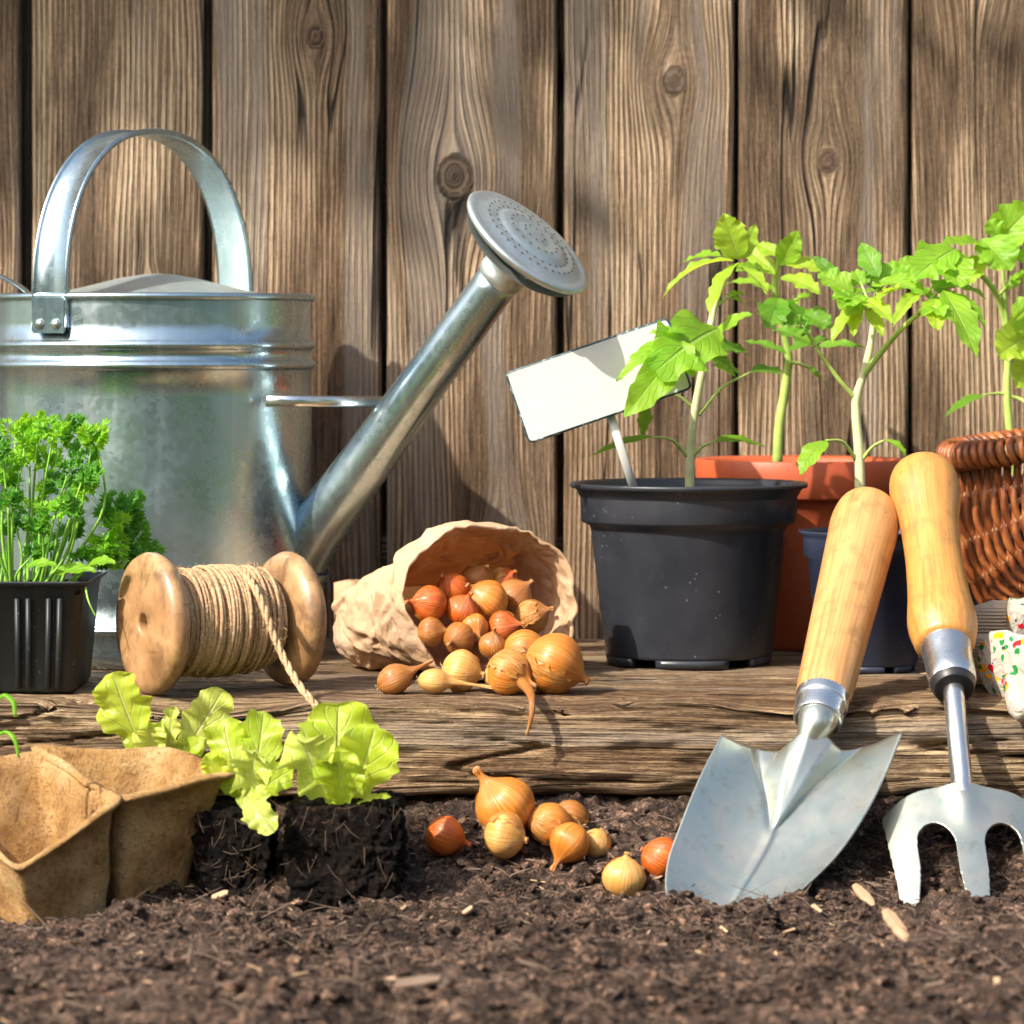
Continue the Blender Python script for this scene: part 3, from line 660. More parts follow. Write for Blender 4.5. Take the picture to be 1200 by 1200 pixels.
mb = MB(); v_, f_, u_ = lathe([(.030, -.0085), (.048, -.005), (.0535, -.002), (.0545, .0005), (.0530, .0025), (.049, .0022), (.044, .0026), (.040, .0045), (.0345, .0058), (.0305, .0052), (.0285, .0068), (.024, .0082), (.017, .0086), (.014, .0078), (.011, .0086), (.006, .0092), (0, .0094)], 72, rc, ax); mb.add(v_, f_, u_); rose = mb.build('rose', M['galvrose'], can)
X = V(1, 0, 0); X = (X - ax * X.dot(ax)).normalized(); Y = ax.cross(X); mb = MB()
for r, n, h in ((.0385, 34, .0051), (.032, 28, .0056), (.0205, 18, .0086), (.009, 9, .0091)):
    for i in range(n):
        a = 2 * PI * (i + .3 * (r > .03)) / n; c = rc + ax * (h + .00035) + X * math.cos(a) * r + Y * math.sin(a) * r
        mb.add([c + X * math.cos(b) * .00095 + Y * math.sin(b) * .00095 for b in [2 * PI * q / 8 for q in range(8)]], [tuple(range(8))])
mb.build('perforations', M['hole'], rose, False)
# brace between body and spout
a = P(312, 470, -.072); b = P(452, 471, -.035); mb = MB(); v_, f_, u_ = tube([a, a * .7 + b * .3, b], [.0042, .0042, .0042], 12, flat=.45, up=V(0, 0, 1)); mb.add(v_, f_, u_); mb.build('brace', M['steel'], can)
# rear carrying handle
pts = cat([P(42, 352, .02), P(20, 334, .02), P(-15, 322, .02), P(-70, 345, .02), P(-96, 430, .02), P(-92, 540, .02), P(-60, 620, .02), P(-10, 655, .02)], 40)
mb = MB(); v_, f_, u_ = tube(pts, .013, 12, up=V(0, 1, 0), flat=.13); mb.add(v_, f_, u_); mb.build('rear_handle', M['galv'], can)

# ================================================================ twine spool
ang = math.radians(31); sa = V(math.cos(ang), math.sin(ang), 0)
c1 = V((176 - 600) * S(-.288), -.288, .0485); RL = .0485; c2 = c1 + sa * .108; c2.z = .0475
ang2 = math.atan2(c2.y - c1.y, c2.x - c1.x)
spool = thing('twine_spool', 'old wooden spool wound with jute twine lying on its side on the shelf', 'spool', (c1.x, c1.y, 0))
def flange(c, axis, R, th):
    mb = MB(); p = [(.0068, th + .004), (.0068, .002), (.0070, .0008), (.0082, 0), (.012, -.0003), (R * .5, -.001), (R * .82, 0), (R * .95, .0015), (R, .006), (R, th - .007), (R * .95, th - .002), (R * .8, th + .001), (.02, th + .004), (.0068, th + .004)]
    v, f, u = lathe(p, 72, c, axis, wob=lambda a, t: 1 + .008 * math.sin(2 * a + c.x * 30) + .005 * math.sin(5 * a)); u = [((q - c).x * 1.2, (q - c).z * 8) for q in v]; mb.add(v, f, u); return mb.build('flange', M['flange'], spool)
flange(c1 - sa * .006, sa, RL, .016); flange(c2 - sa * .010 + sa * .016, -sa, .0472, .016)
mb = MB(); v_, f_, u_ = lathe([(.02, 0), (.02, .09)], 32, c1 + sa * .008, sa); mb.add(v_, f_, u_); mb.build('core', M['flange'], spool)
# wound twine: three overlapping helices of thin cord
mb = MB(); X = V(0, 0, 1); Y = sa.cross(X); r0 = .0295; rs = random.Random(3)
for lay in range(3):
    n = 900; pts = []
    turns = 36 if lay == 0 else 22
    for i in range(n + 1):
        t = i / n; a = 2 * PI * turns * t + lay * 2; h = (.0105 + .078 * t) if lay == 0 else (.016 + .062 * (t if lay == 1 else 1 - t)) + .005 * math.sin(9 * t + lay) + .0035 * math.sin(a * .31)
        bulge = .0045 * math.sin(PI * (h - .009) / .082) ** .7 if 0.009 < h < .091 else 0
        r = r0 + bulge + lay * .0017 + .0007 * math.sin(a * .37 + t * 40)
        pts.append(c1 + sa * (h + .0012 * math.sin(a + lay * 1.3)) + X * math.cos(a) * r + Y * math.sin(a) * r)
    v_, f_, u_ = tube(pts, .00135, 6); mb.add(v_, f_, u_)
for k in range(900):   # stray hairs
    a = rs.uniform(0, 2 * PI); h = rs.uniform(.012, .085); r = r0 + .006; d = X * math.cos(a) + Y * math.sin(a); p = c1 + sa * h + d * r
    e = p + d * rs.uniform(.001, .005) + (Y * math.cos(a) - X * math.sin(a)) * rs.uniform(-.008, .008) + sa * rs.uniform(-.005, .005)
    v_, f_, u_ = tube([p, (p + e) / 2 + d * .001, e], [.00018, .00015, .0001], 4, False); mb.add(v_, f_, u_)
mb.build('wound_twine', M['twine'], spool)
# loose cord: over the winding, down across the shelf edge
def cord(pts, R, name, par, mat, turnsper=110., fuzz=60):
    fr = frames(pts); mb = MB(); L = sum((b - a).length for a, b in zip(pts, pts[1:]))
    for k in range(3):
        q = []
        for i, (p, (t, X_, Y_)) in enumerate(zip(pts, fr)):
            a = 2 * PI * k / 3 + turnsper * L * i / len(pts) * 2; q.append(p + X_ * math.cos(a) * R * .5 + Y_ * math.sin(a) * R * .5)
        v, f, u = tube(q, R * .58, 7); mb.add(v, f, u)
    for k in range(fuzz):
        i = rs.randrange(2, len(pts) - 2); p = pts[i]; d = V(rs.gauss(0, 1), rs.gauss(0, 1), rs.gauss(0, 1)).normalized(); e = p + d * rs.uniform(.002, .006)
        v, f, u = tube([p + d * R * .6, e], [.00015, .0001], 4, False); mb.add(v, f, u)
    return mb.build(name, mat, par)
for i in range(0):
    a = -.9 + 1.75 * i / 11; h = .048 + .004 * i / 11; lp.append(c1 + sa * (h + .002) + X * math.cos(a) * .0355 - Y * math.sin(a) * .0355 * (-1 if Y.y > 0 else 1))
end = P(371, 829, -.338)
pts = cat([P(279, 672, -.245), P(288, 674, -.272), P(299, 690, -.292), P(311, 718, -.303), P(322, 748, -.306), P(336, 778, -.312), P(352, 805, -.328), end, P(378, 850, -.336), P(381, 900, -.336)], 220)
cord(pts, .0026, 'loose_twine', spool, M['twine'])

# ================================================================ onions
def onion(px, py, y, r, nd, label, mat='on1', neck=1.0, squash=.95, group=None, neckbend=None, z=None, roots=True):
    """r in px; nd: neck direction in view terms (right, up, towards camera)"""
    R = r * S(y); c = P(px, py, y)
    if z is not None: c.z = z + R * .93
    ax = V(nd[0], -nd[2], nd[1]).normalized()
    pr = [(0, -.93), (.10, -.95), (.22, -.92), (.48, -.82), (.75, -.60), (.93, -.30), (1.0, 0.0), (.95, .28), (.80, .55), (.58, .76), (.38, .92), (.25, 1.02), (.16, 1.14), (.11, 1.30), (.13, 1.42), (.08, 1.5), (0, 1.52)]
    pr = [(a, b if b < .9 else .9 + (b - .9) * neck) for a, b in pr]; pr = cat([(a, b, 0) for a, b in pr], 40); pr = [(max(0, p[0]) * R, p[1] * R * squash) for p in pr]
    sd = rnd.uniform(0, 99); v, f, u = lathe(pr, 36, c, ax, wob=lambda a, t: 1 + .035 * math.sin(2 * a + sd) + .02 * math.sin(5 * a + sd * 2) + (.22 * math.sin(5 * a + sd) + .14 * math.sin(9 * a + sd * t) if t > .8 else .012 * math.sin(14 * a + sd)))
    b = Vector(neckbend) if neckbend else V(rnd.uniform(-.2, .2), rnd.uniform(-.2, .2), -.25)
    w = []
    for p in v:
        h = (p - c).dot(ax) / R
        if h > .8: p = p + b * R * (h - .8) ** 2 * .9
        w.append(p)
    t = thing('onion_bulb', label, 'onion', (c.x, c.y, c.z - R), group)
    mb = MB(); mb.add(w, f, u); o = mb.build('bulb', M[mat], t)
    if r > 17:      # torn papery outer skin
        X2 = (V(0, 0, 1) - ax * ax.z).normalized(); Y2 = ax.cross(X2); a0 = rnd.uniform(0, 6.28); wd_ = rnd.uniform(.8, 2.0); mb = MB(); na, nt_ = 28, 18
        for i in range(na + 1):
            for j in range(nt_ + 1):
                s_ = j / nt_; rag = noise.noise(V(sd, s_ * 5, 1 if i > na / 2 else 7)) * .5; a = a0 + (i / na - .5) * (wd_ + rag * (1 if i > na / 2 else -1) * 1.0)
                lo_, hi_ = -.86 + .25 * noise.noise(V(sd, a * 2.2, 3)), .78 + .35 * noise.noise(V(sd + 5, a * 2.5, 3)); h = lo_ + (hi_ - lo_) * s_
                br = math.sqrt(max(.02, 1 - abs(h) ** 2.2)); e_ = abs(i / na - .5) * 2
                k_ = br * R * (1.012 + .05 * e_ ** 5 * (1 + noise.noise(V(sd, s_ * 7, 9)))); mb.v.append(c + ax * h * R * squash + X2 * math.cos(a) * k_ + Y2 * math.sin(a) * k_); mb.uv.append((a / 6.28, (h + 1) * .4))
        mb.f = [(i * (nt_ + 1) + j, (i + 1) * (nt_ + 1) + j, (i + 1) * (nt_ + 1) + j + 1, i * (nt_ + 1) + j + 1) for i in range(na) for j in range(nt_)]; mb.build('papery_skin', M['skin'], t)
    if roots:
        X_ = (V(0, 0, 1) - ax * ax.z); X_ = X_.normalized() if X_.length > .01 else V(1, 0, 0); Y_ = ax.cross(X_); mb = MB()
        for k in range(14):
            a = rnd.uniform(0, 6.28); q = X_ * math.cos(a) + Y_ * math.sin(a); p0 = c - ax * R * .9 * squash + q * R * .07; l = R * rnd.uniform(.12, .3)
            vv, ff, uu = tube([p0, p0 - ax * l * .6 + q * l * .3, p0 - ax * l * .8 + q * l * .9], [R * .022, R * .018, R * .01], 4, False); mb.add(vv, ff, uu)
        mb.build('roots', M['root'], t)
    return t
G1, G2, G3 = 'onions spilling from the paper bag', 'onions inside the paper bag', 'onions lying on the soil'
onion(649, 783, -.275, 37, (.75, -.35, .1), 'largest round golden onion at the front right of the spill on the shelf', 'on1', .7, .97, G1, z=.0)
lo = onion(597, 793, -.285, 27, (.62, -.25, .45), 'onion whose long dry neck hangs over the shelf edge', 'on1', .9, 1.0, G1, (.1, -.1, -.3), z=0)
mb = MB(); v_, f_, u_ = tube(cat([P(612, 800, -.302), P(619, 808, -.318), P(623, 818, -.331), P(623, 838, -.337), P(617, 862, -.337)], 24), [.0042 - .00014 * i for i in range(24)], 10); mb.add(v_, f_, u_); mb.build('dry_neck', M['on3'], lo)
onion(540, 780, -.262, 25, (.9, -.1, .25), 'shiny round pale golden onion at the lip of the paper bag', 'on4', .6, .95, G1, z=0)
onion(509, 799, -.285, 15, (.95, -.06, .1), 'slim pale onion with a long white neck lying flat on the shelf', 'on4', 3.0, 1.35, G1, (.2, 0, -.05), z=.001)
onion(462, 791, -.280, 18, (.78, .38, 0), 'small tan onion farthest left on the shelf with root tuft', 'on3', 1.6, 1.25, G1, (.2, 0, .1), z=0)
onion(615, 752, -.235, 27, (.9, .1, .05), 'orange onion just behind the largest one at the mouth of the bag', 'on1', .7, 1.05, G1, z=.009)
onion(584, 772, -.262, 17, (-.3, .6, .4), 'cream half peeled onion wedged between its golden neighbours', 'on4', .6, .95, G1, z=.002)
ins = [(503, 708, -.205, 22, (-.5, .1, .3), 'on2', 'deep orange onion at the left of the bag mouth'), (541, 716, -.20, 20, (.4, .9, .5), 'on2', 'small red orange onion with its neck up in the middle of the bag'), (572, 704, -.18, 25, (-.6, .5, .3), 'on1', 'big brown gold onion in the middle of the bag'), (603, 699, -.155, 21, (.5, .5, .2), 'on3', 'dull brown onion deep in the bag behind the big one'), (624, 722, -.17, 20, (.6, .3, .3), 'on3', 'russet onion against the right wall of the bag'), (505, 740, -.215, 17, (.9, .1, .3), 'on3', 'small olive brown onion low at the left of the bag mouth'), (538, 748, -.222, 19, (-.4, -.1, .8), 'on3', 'brown onion lying low in the bag mouth with its root end out'), (577, 757, -.235, 17, (.1, .8, .3), 'on3', 'greyish slim onion standing neck up between bag and spill'), (590, 735, -.20, 19, (.7, .2, .4), 'on2', 'orange onion half hidden under the dry neck in the bag'), (556, 735, -.205, 17, (.2, -.4, .8), 'on1', 'golden onion in the hollow of the heap in the bag')]
for px, py, y, r, nd, m_, lb in ins: onion(px, py, y, r, nd, lb, m_, 1.1, .98, G2, roots=(r > 18))
for px, py, y, r, m_, lb in ((530, 690, -.165, 20, 'on2', 'onion in the shadow at the back left of the bag'), (560, 678, -.14, 19, 'on3', 'onion in the shadow at the very back of the bag'), (590, 682, -.13, 18, 'on2', 'onion in the shadow at the back right of the bag')):
    onion(px, py, y, r, (rnd.uniform(-1, 1), .5, .5), lb, m_, 1, 1, G2, roots=False)
for a in [(592, 945, -.368, 37, (-.62, .78, .1), 'largest golden onion on the soil with neck pointing up left', 'on1', 1.2, .95, (0, 0, .1)), (591, 979, -.392, 27, (.7, -.1, .25), 'shiny pale onion on the soil right in front of the largest one', 'on4', .5, .92, None), (521, 980, -.385, 24, (.9, -.25, .1), 'small reddish onion alone at the left of the soil group', 'on2', .8, .98, None), (645, 966, -.372, 25, (-.85, .3, .2), 'golden onion on the soil with stub neck pointing left', 'on1', .9, 1.1, None), (669, 957, -.355, 20, (-.6, .2, .1), 'tan onion at the back of the soil group under the beam', 'on3', .6, 1.15, None), (668, 987, -.393, 25, (-.45, -.62, .3), 'russet onion on the soil with roots and neck pointing down left', 'on1', 1.1, .98, None), (698, 989, -.380, 18, (.3, .7, 0), 'small yellow onion tucked behind the russet one', 'on4', .3, 1.05, None), (731, 1029, -.428, 25, (.1, .85, .1), 'onion standing upright with pink skin at its top', 'on4', .7, 1.0, None), (776, 1006, -.412, 25, (-.6, .3, .1), 'orange onion half hidden behind the trowel blade', 'on2', .4, 1.0, None)]:
    onion(*a[:6], a[6], a[7], a[8], G3, a[9])

# ================================================================ paper bag
bn = V(math.sin(math.radians(35)), -math.cos(math.radians(35)), 0)      # mouth looks right and to the front
lat = V(bn.y * -1, bn.x, 0)
bag = thing('paper_bag', 'crumpled brown paper bag lying open on the shelf full of onions', 'bag', ((560 - 600) * S(-.15), -.14, 0))
mc = V((574 - 600) * S(-.17), -.17, 0); mb = MB(); NA, NTT = 110, 260
def bagpt(a, th, off=0.0):
    # a: 0 closed end .. 1 mouth ; returns point
    L = .140 * (1 - a); hw = .073 - .012 * (1 - a) + .004 * math.sin(a * 3.1); hh = .0535 - .025 * (1 - a) ** 1.1
    e = 2.0 / (2.25 + 1.6 * (1 - a) ** 2)
    c, s = math.cos(th), math.sin(th); cx = math.copysign(abs(c) ** e, c) * (hw + off); cz = math.copysign(abs(s) ** e, s) * (hh + off)
    p = mc - bn * L + lat * (cx + .016 * (1 - a)) + V(0, 0, hh + cz + .001)
    if a > .55: p += bn * (.014 * (a - .55) / .45 * (-s) * .9 + .006 * math.sin(2 * th + 1) * (a - .55))
    return p
for i in range(NA + 13):
    for j in range(NTT):
        th = 2 * PI * j / NTT; a = min(1, i / NA); off = 0; back = 0
        wv = .8 + .5 * noise.noise(V(math.cos(th) * 2.5, math.sin(th) * 2.5, 3))
        if i > NA:
            q = (i - NA) / 12; rl = .0016 * wv
            off = rl * (1 - math.cos(min(1, q * 2.2) * PI)) ; back = rl * .8 * math.sin(min(1, q * 2.2) * PI) - max(0, q - .3) * .034 * wv
        p = bagpt(a, th, off); p = p + bn * back
        dirv = (p - (mc - bn * .140 * (1 - a) + V(0, 0, .05))); dirv = dirv.normalized()
        q3 = p * 24 + V(noise.noise(p * 22), noise.noise(p * 22 + V(5, 0, 0)), noise.noise(p * 22 + V(9, 0, 0))) * .7
        d, _ = noise.voronoi(q3); cre = min(.6, d[1] - d[0])
        d2, _ = noise.voronoi(q3 * 2.3); cre2 = min(.6, d2[1] - d2[0])
        rg = 1 - 2 * abs(noise.noise(q3 * 1.3 + V(7, 1, 2))); rg2 = 1 - 2 * abs(noise.noise(q3 * 3.1 + V(1, 8, 2))); amp = .0034 * (1.25 - .3 * a)
        p = p + dirv * (amp * (cre - .3) * 1.5 + .0034 * (rg - .5) + .0014 * (rg2 - .5) + .0008 * (cre2 - .3) + .0040 * noise.noise(p * 26 + V(3, 3, 3)))
        if p.z < .0008: p.z = .0008 + .0004 * noise.noise(p * 90)
        mb.v.append(p); mb.uv.append((j / NTT, i / NA))
m = NTT; mb.f = [(i * m + j, i * m + (j + 1) % m, (i + 1) * m + (j + 1) % m, (i + 1) * m + j) for i in range(NA + 12) for j in range(m)]; mb.f.append(tuple(reversed(range(m))))
o = mb.build('sack', M['paper'], bag); mod(o, 'SOLIDIFY', thickness=.0006, offset=0)
mb = MB(); n = 40       # zigzag cut seam flap at the closed end
for i in range(n + 1):
    x = 392 + 42 * i / n
    for k, yy in enumerate((735, 705, 684 - 4 * math.sin(i / n * 3) + (1.5 if i % 2 else -1.5))):
        p = P(x, yy, -.045 - .012 * math.sin(i / n * PI) - .004 * k); mb.v.append(p); mb.uv.append((i / n, k))
mb.f = [(i * 3 + k, (i + 1) * 3 + k, (i + 1) * 3 + k + 1, i * 3 + k + 1) for i in range(n) for k in range(2)]
o = mb.build('seam_flap', M['paper'], bag); mod(o, 'SOLIDIFY', thickness=.0012, offset=0)

# ================================================================ pots
def pot(name, label, cc, cx, cy, prof, mat, soilr, soilh, group='plastic plant pots on the shelf', feet=None, ribs=0):
    t = thing(name, label, cc, (cx, cy, 0), group); c = V(cx, cy, 0)
    mb = MB(); v, f, u = lathe(prof, 96, c); mb.add(v, f, u); mb.build('pot_wall', M[mat], t)
    if feet:
        r, h, n, fr = feet; mb = MB()
        for k in range(n):
            a0 = 2 * PI * (k - .25 * 0) / n - PI / 2 - PI / n * fr; a1 = a0 + 2 * PI / n * fr; q = 10
            for i in range(q + 1):
                a = a0 + (a1 - a0) * i / q
                for rr_, z in ((r, 0.0), (r + .0012, h), (r - .006, h), (r - .005, 0.0)): mb.v.append(c + V(math.cos(a) * rr_, math.sin(a) * rr_, z)); mb.uv.append((0, 0))
            b = k * (q + 1) * 4
            mb.f += [(b + i * 4 + j, b + i * 4 + 4 + j, b + i * 4 + 4 + (j + 1) % 4, b + i * 4 + (j + 1) % 4) for i in range(q) for j in range(4)]
            mb.f += [(b, b + 1, b + 2, b + 3), (b + q * 4 + 3, b + q * 4 + 2, b + q * 4 + 1, b + q * 4)]
        mb.build('foot_ring', M[mat], t)
    mb = MB(); n = 40
    for i in range(15):
        for j in range(n):
            a = 2 * PI * j / n; r = soilr * i / 14; p = c + V(math.cos(a) * r, math.sin(a) * r, soilh); p.z += .004 * noise.noise(p * 70) + .003 * noise.noise(p * 200); mb.v.append(p); mb.uv.append((0, 0))
    mb.f = [(i * n + j, (i + 1) * n + j, (i + 1) * n + (j + 1) % n, i * n + (j + 1) % n) for i in range(14) for j in range(n)]
    mb.build('potting_soil', M['plug'], t)
    return t
ax_, ay = (807 - 600) * S(-.04), -.04
pot('plant_pot', 'wide black plastic pot dusted with splashes in the middle of the shelf', 'plant pot', ax_, ay,
    [(.078, .118), (.0865, .1335), (.0885, .1355), (.0893, .1345), (.0890, .132), (.0830, .1300), (.0822, .1285), (.0815, .124), (.0812, .108), (.0800, .1060), (.0745, .1035), (.0735, .100), (.0625, .0085), (.0620, .0062), (.050, .006), (.0, .006)], 'blackpot', .079, .119, feet=(.0612, .0063, 5, .72))
tx, ty = (937 - 600) * S(.115), .115
pot('plant_pot', 'terracotta coloured plastic pot standing behind the wide black pot', 'plant pot', tx, ty,
    [(.073, .13), (.079, .1460), (.0820, .1482), (.0828, .1470), (.0822, .1200), (.0810, .1185), (.0750, .1180), (.0745, .095), (.0580, .004), (.0565, 0), (0, 0)], 'terra', .074, .131, feet=None)
nx_, ny = (1017 - 600) * S(-.10), -.098
pot('plant_pot', 'small navy plastic pot behind the two tool handles', 'plant pot', nx_, ny,
    [(.044, .088), (.0485, .1005), (.0505, .1025), (.0510, .1015), (.0480, .0990), (.0472, .0960), (.0468, .084), (.0440, .0815), (.0365, .006), (.0350, .0045), (0, .0045)], 'navypot', .045, .089, feet=(.0345, .0048, 8, .7))
bx0, by0 = (1195 - 600) * S(.130), .135
pot('plant_pot', 'small black plastic pot hidden behind the wicker basket', 'plant pot', bx0, by0,
    [(.044, .118), (.0485, .1305), (.0505, .1325), (.0510, .1315), (.0480, .1290), (.0472, .1260), (.0468, .114), (.0440, .1115), (.0365, .006), (.0350, .0), (0, .0)], 'blackpot', .045, .119)
# plug tray with parsley
trx = (15 - 600) * S(-.29)
tray = thing('seed_tray', 'black ribbed plastic tray pot holding parsley at the left end', 'seed tray', (trx, -.23, 0))
def ring(x0, x1, y0, y1, z, r, n=5):
    o = []
    for sx, sy, a0 in ((x1 - r, y1 - r, 0), (x0 + r, y1 - r, PI / 2), (x0 + r, y0 + r, PI), (x1 - r, y0 + r, 1.5 * PI)):
        for i in range(n + 1): a = a0 + PI / 2 * i / n; o.append(V(sx + r * math.cos(a), sy + r * math.sin(a), z))
    return o
def rloft(rings, close=True):
    k = len(rings[0]); v = [p for r in rings for p in r]; f = [(i * k + j, i * k + (j + 1) % k, (i + 1) * k + (j + 1) % k, (i + 1) * k + j) for i in range(len(rings) - 1) for j in range(k)]
    if close: f.append(tuple((len(rings) - 1) * k + j for j in range(k)))
    return v, f
s_ = S(-.29); xl, xr = (-75 - 600) * s_, (103 - 600) * s_
mb = MB(); v_, f_ = rloft([ring(xl + .007, xr - .007, -.283, -.178, .058, .008), ring(xl + .002, xr - .002, -.289, -.171, .0765, .01), ring(xl - .001, xr + .001, -.291, -.169, .0775, .01), ring(xl - .001, xr + .001, -.291, -.169, .0758, .01), ring(xl + .001, xr - .002, -.289, -.171, .0735, .01), ring(xl + .003, xr - .004, -.287, -.173, .0725, .009), ring(xl + .009, xr - .010, -.2835, -.179, .003, .008), ring(xl + .011, xr - .012, -.2805, -.181, .0, .007)])
mb.add(v_, f_); mb.build('tray_wall', M['traypot'], tray)
for px in (-45, -12, 20, 33, 57, 70):
    a = P(px, 702, -.2885); b = P(px * .93 + 3, 806, -.2850); mb = MB(); v_, f_, u_ = tube([a + V(0, .003, 0), a, b, b + V(0, .004, 0)], [.001, .0021, .0021, .001], 8, up=V(1, 0, 0)); mb.add(v_, f_, u_); mb.build('rib', M['traypot'], tray)
mb = MB()
for i in range(31):
    for j in range(25): x = xl + .005 + (xr - xl - .01) * i / 30; y = -.286 + .112 * j / 24; mb.v.append((x, y, .069 + .005 * noise.noise(V(x * 60, y * 60, 1)) + .003 * noise.noise(V(x * 200, y * 200, 1)))); mb.uv.append((0, 0))
mb.f = [(i * 25 + j, (i + 1) * 25 + j, (i + 1) * 25 + j + 1, i * 25 + j + 1) for i in range(30) for j in range(24)]; mb.build('potting_soil', M['plug'], tray)

# ================================================================ plant label
lab = thing('plant_label', 'blank white enamel plant label with chipped blue edge leaning in the black pot', 'plant label', (P(742, 575, -.09).x, -.09, .119))
cor = [P(593, 437, -.098), P(783, 375, -.108), P(808, 453, -.110), P(622, 519, -.100)]
cc_ = sum(cor, V(0, 0, 0)) / 4; xd = ((cor[1] - cor[0]) + (cor[2] - cor[3])); wl = xd.length / 2; xd.normalize(); zd = ((cor[0] - cor[3]) + (cor[1] - cor[2])); hl = zd.length / 2; zd = (zd - xd * zd.dot(xd)).normalized()
mb = MB(); v_, f_ = plate(cc_, xd, zd, wl, hl, .0026, .06); mb.add(v_, f_); mb.build('plate', M['enamel'], lab, False)
mb = MB(); h_, w_ = hl / 2, wl / 2; r_ = .003; pts = []
for sx, sz, a0 in ((1, 1, 0), (-1, 1, PI / 2), (-1, -1, PI), (1, -1, 1.5 * PI)):
    for i in range(6): a = a0 + PI / 2 * i / 5; pts.append(cc_ + xd * (sx * (w_ - r_) + r_ * math.cos(a)) + zd * (sz * (h_ - r_) + r_ * math.sin(a)))
pts.append(pts[0]); v_, f_, u_ = tube(pts, .0014, 8, up=xd.cross(zd)); mb.add(v_, f_, u_); mb.build('edge', M['rim'], lab)
a = P(714, 482, -.100); b = P(748, 590, -.088); mb = MB(); v_, f_, u_ = tube([a, (a + b) / 2, b], .0032, 10, flat=.35, up=V(1, 0, 0)); mb.add(v_, f_, u_); mb.build('stake', M['enamel'], lab)
# ================================================================ tomato seedlings
LD = V(0, 0, 0)
def stemobj(t, pts, r0, r1, mat='stem', name='stem'):
    p = cat([P(*q) for q in pts], 22); rr = [r0 + (r1 - r0) * i / 21 for i in range(22)]
    mb = MB(); v, f, u = tube(p, rr, 10); mb.add(v, f, u); return mb.build(name, M[mat], t)
def lf(t, base, tip, wpx, up=(0, -.55, .8), mat='tom', arch=.12, teeth=4, amp=.38, fold=.28, name='leaf', petiole=None, **k):
    b = P(*base); e = P(*tip); mb = MB(); w = wpx * S(base[2])
    v, f, u = leafgeo(b, e, w, V(*up), arch=arch, fold=fold, teeth=teeth, amp=amp, pa=k.pop('pa', .62), pb=k.pop('pb', .85), nS=k.pop('nS', 30), nT=5, seed=rnd.random(), ruf=k.pop('ruf', .05), rf=k.pop('rf', 2.5), **k); mb.add(v, f, u)
    o = mb.build(name, M[mat], t)
    if petiole:
        mb = MB(); p = cat([P(*q) for q in petiole] + [b], 10); v, f, u = tube(p, [.0016 - .0001 * i for i in range(10)], 7); mb.add(v, f, u); mb.build('petiole', M['stem'], o)
    return o
def compound(t, base, tip, size, mat='tom', up=(0, -.5, .85), pairs=2, droop=.25, seed=0):
    """pinnate leaf: arched rachis, terminal leaflet, side leaflets - one leaf part"""
    r = random.Random(seed); b = P(*base); e = P(*tip); L = (e - b).length; up = V(*up).normalized(); c = (b + e) / 2 + up * L * droop
    def C(s): return b * (1 - s) ** 2 + c * 2 * s * (1 - s) + e * s * s
    mb = MB(); pts = [C(i / 12 * .62) for i in range(13)]; v, f, u = tube(pts, [.0015 - .00006 * i for i in range(13)], 6); mb.add(v, f, [(.5, .5)] * len(v), 1)
    w = size * S(base[2]); sd = (e - b).normalized().cross(up).normalized()
    v, f, u = leafgeo(C(.5), e, w, up, arch=.18, fold=.3, teeth=4, amp=.45, pa=.62, pb=.85, nS=26, nT=5, seed=r.random(), ruf=.06, rf=2.5, twist=r.uniform(-.5, .5)); mb.add(v, f, u)
    for i in range(pairs):
        s = .52 - .2 * i
        for q in (-1, 1):
            d = ((C(s + .05) - C(s)).normalized() * r.uniform(.45, .75) + sd * q + V(0, 0, -.35 * r.random())).normalized(); l = w * r.uniform(.85, 1.15) * (1 - .25 * i)
            v, f, u = leafgeo(C(s), C(s) + d * l, w * .58 * (1 - .2 * i), up + d * .2 * q, arch=.15, fold=.25, teeth=3, amp=.42, pa=.62, pb=.85, nS=20, nT=4, seed=r.random(), ruf=.05, twist=r.uniform(-.6, .6)); mb.add(v, f, u)
    return mb.build('leaf', [M[mat], M['stem']], t)
TG = 'tomato seedlings growing in the pots'
yA = -.045
ta = thing('tomato_seedling', 'tomato seedling in the wide black pot with one leaf drooping over the white label', 'tomato seedling', (P(808, 575, yA).x, yA, .119), TG)
stemobj(ta, [(808, 582, yA), (809, 530, yA), (813, 490, yA), (820, 450, yA), (829, 405, yA), (838, 355, yA + .005), (857, 312, yA + .01)], .0037, .0022, 'stemw')
lf(ta, (866, 304, -.03), (848, 250, -.04), 48, (-.2, -1, .15), 'tomy', teeth=4, amp=.3)
lf(ta, (868, 303, -.03), (886, 262, -.02), 24, (.3, -1, .2), 'tomy', teeth=3)
lf(ta, (860, 306, -.035), (776, 350, -.05), 24, (-.3, -.25, 1), 'tomy', arch=.28, fold=.5, teeth=5)
lf(ta, (845, 300, -.03), (800, 308, -.01), 26, (-.1, -.4, 1), 'tom', arch=.15)
lf(ta, (866, 308, -.035), (832, 372, -.07), 30, (-.7, -.6, .4), 'tomy', arch=.18, fold=.4, teeth=4)
lf(ta, (862, 312, -.03), (900, 345, -.06), 26, (.5, -.7, .5), 'tomy', arch=.2)
lf(ta, (862, 318, -.02), (905, 322, .0), 24, (.1, -.6, .8), 'tom', arch=.25)
lf(ta, (832, 400, -.05), (881, 367, -.07), 30, (-.1, -.6, .8), 'tom', arch=.10, teeth=3, amp=.15, petiole=[(824, 425, -.045)])
lf(ta, (842, 385, -.08), (768, 436, -.135), 92, (.15, -.85, .5), 'tom', arch=.2, teeth=3, amp=.5, fold=.15, blunt=.12)
lf(ta, (808, 392, -.10), (722, 447, -.13), 30, (-.3, -.75, .6), 'tom', arch=.2, teeth=4, amp=.4)
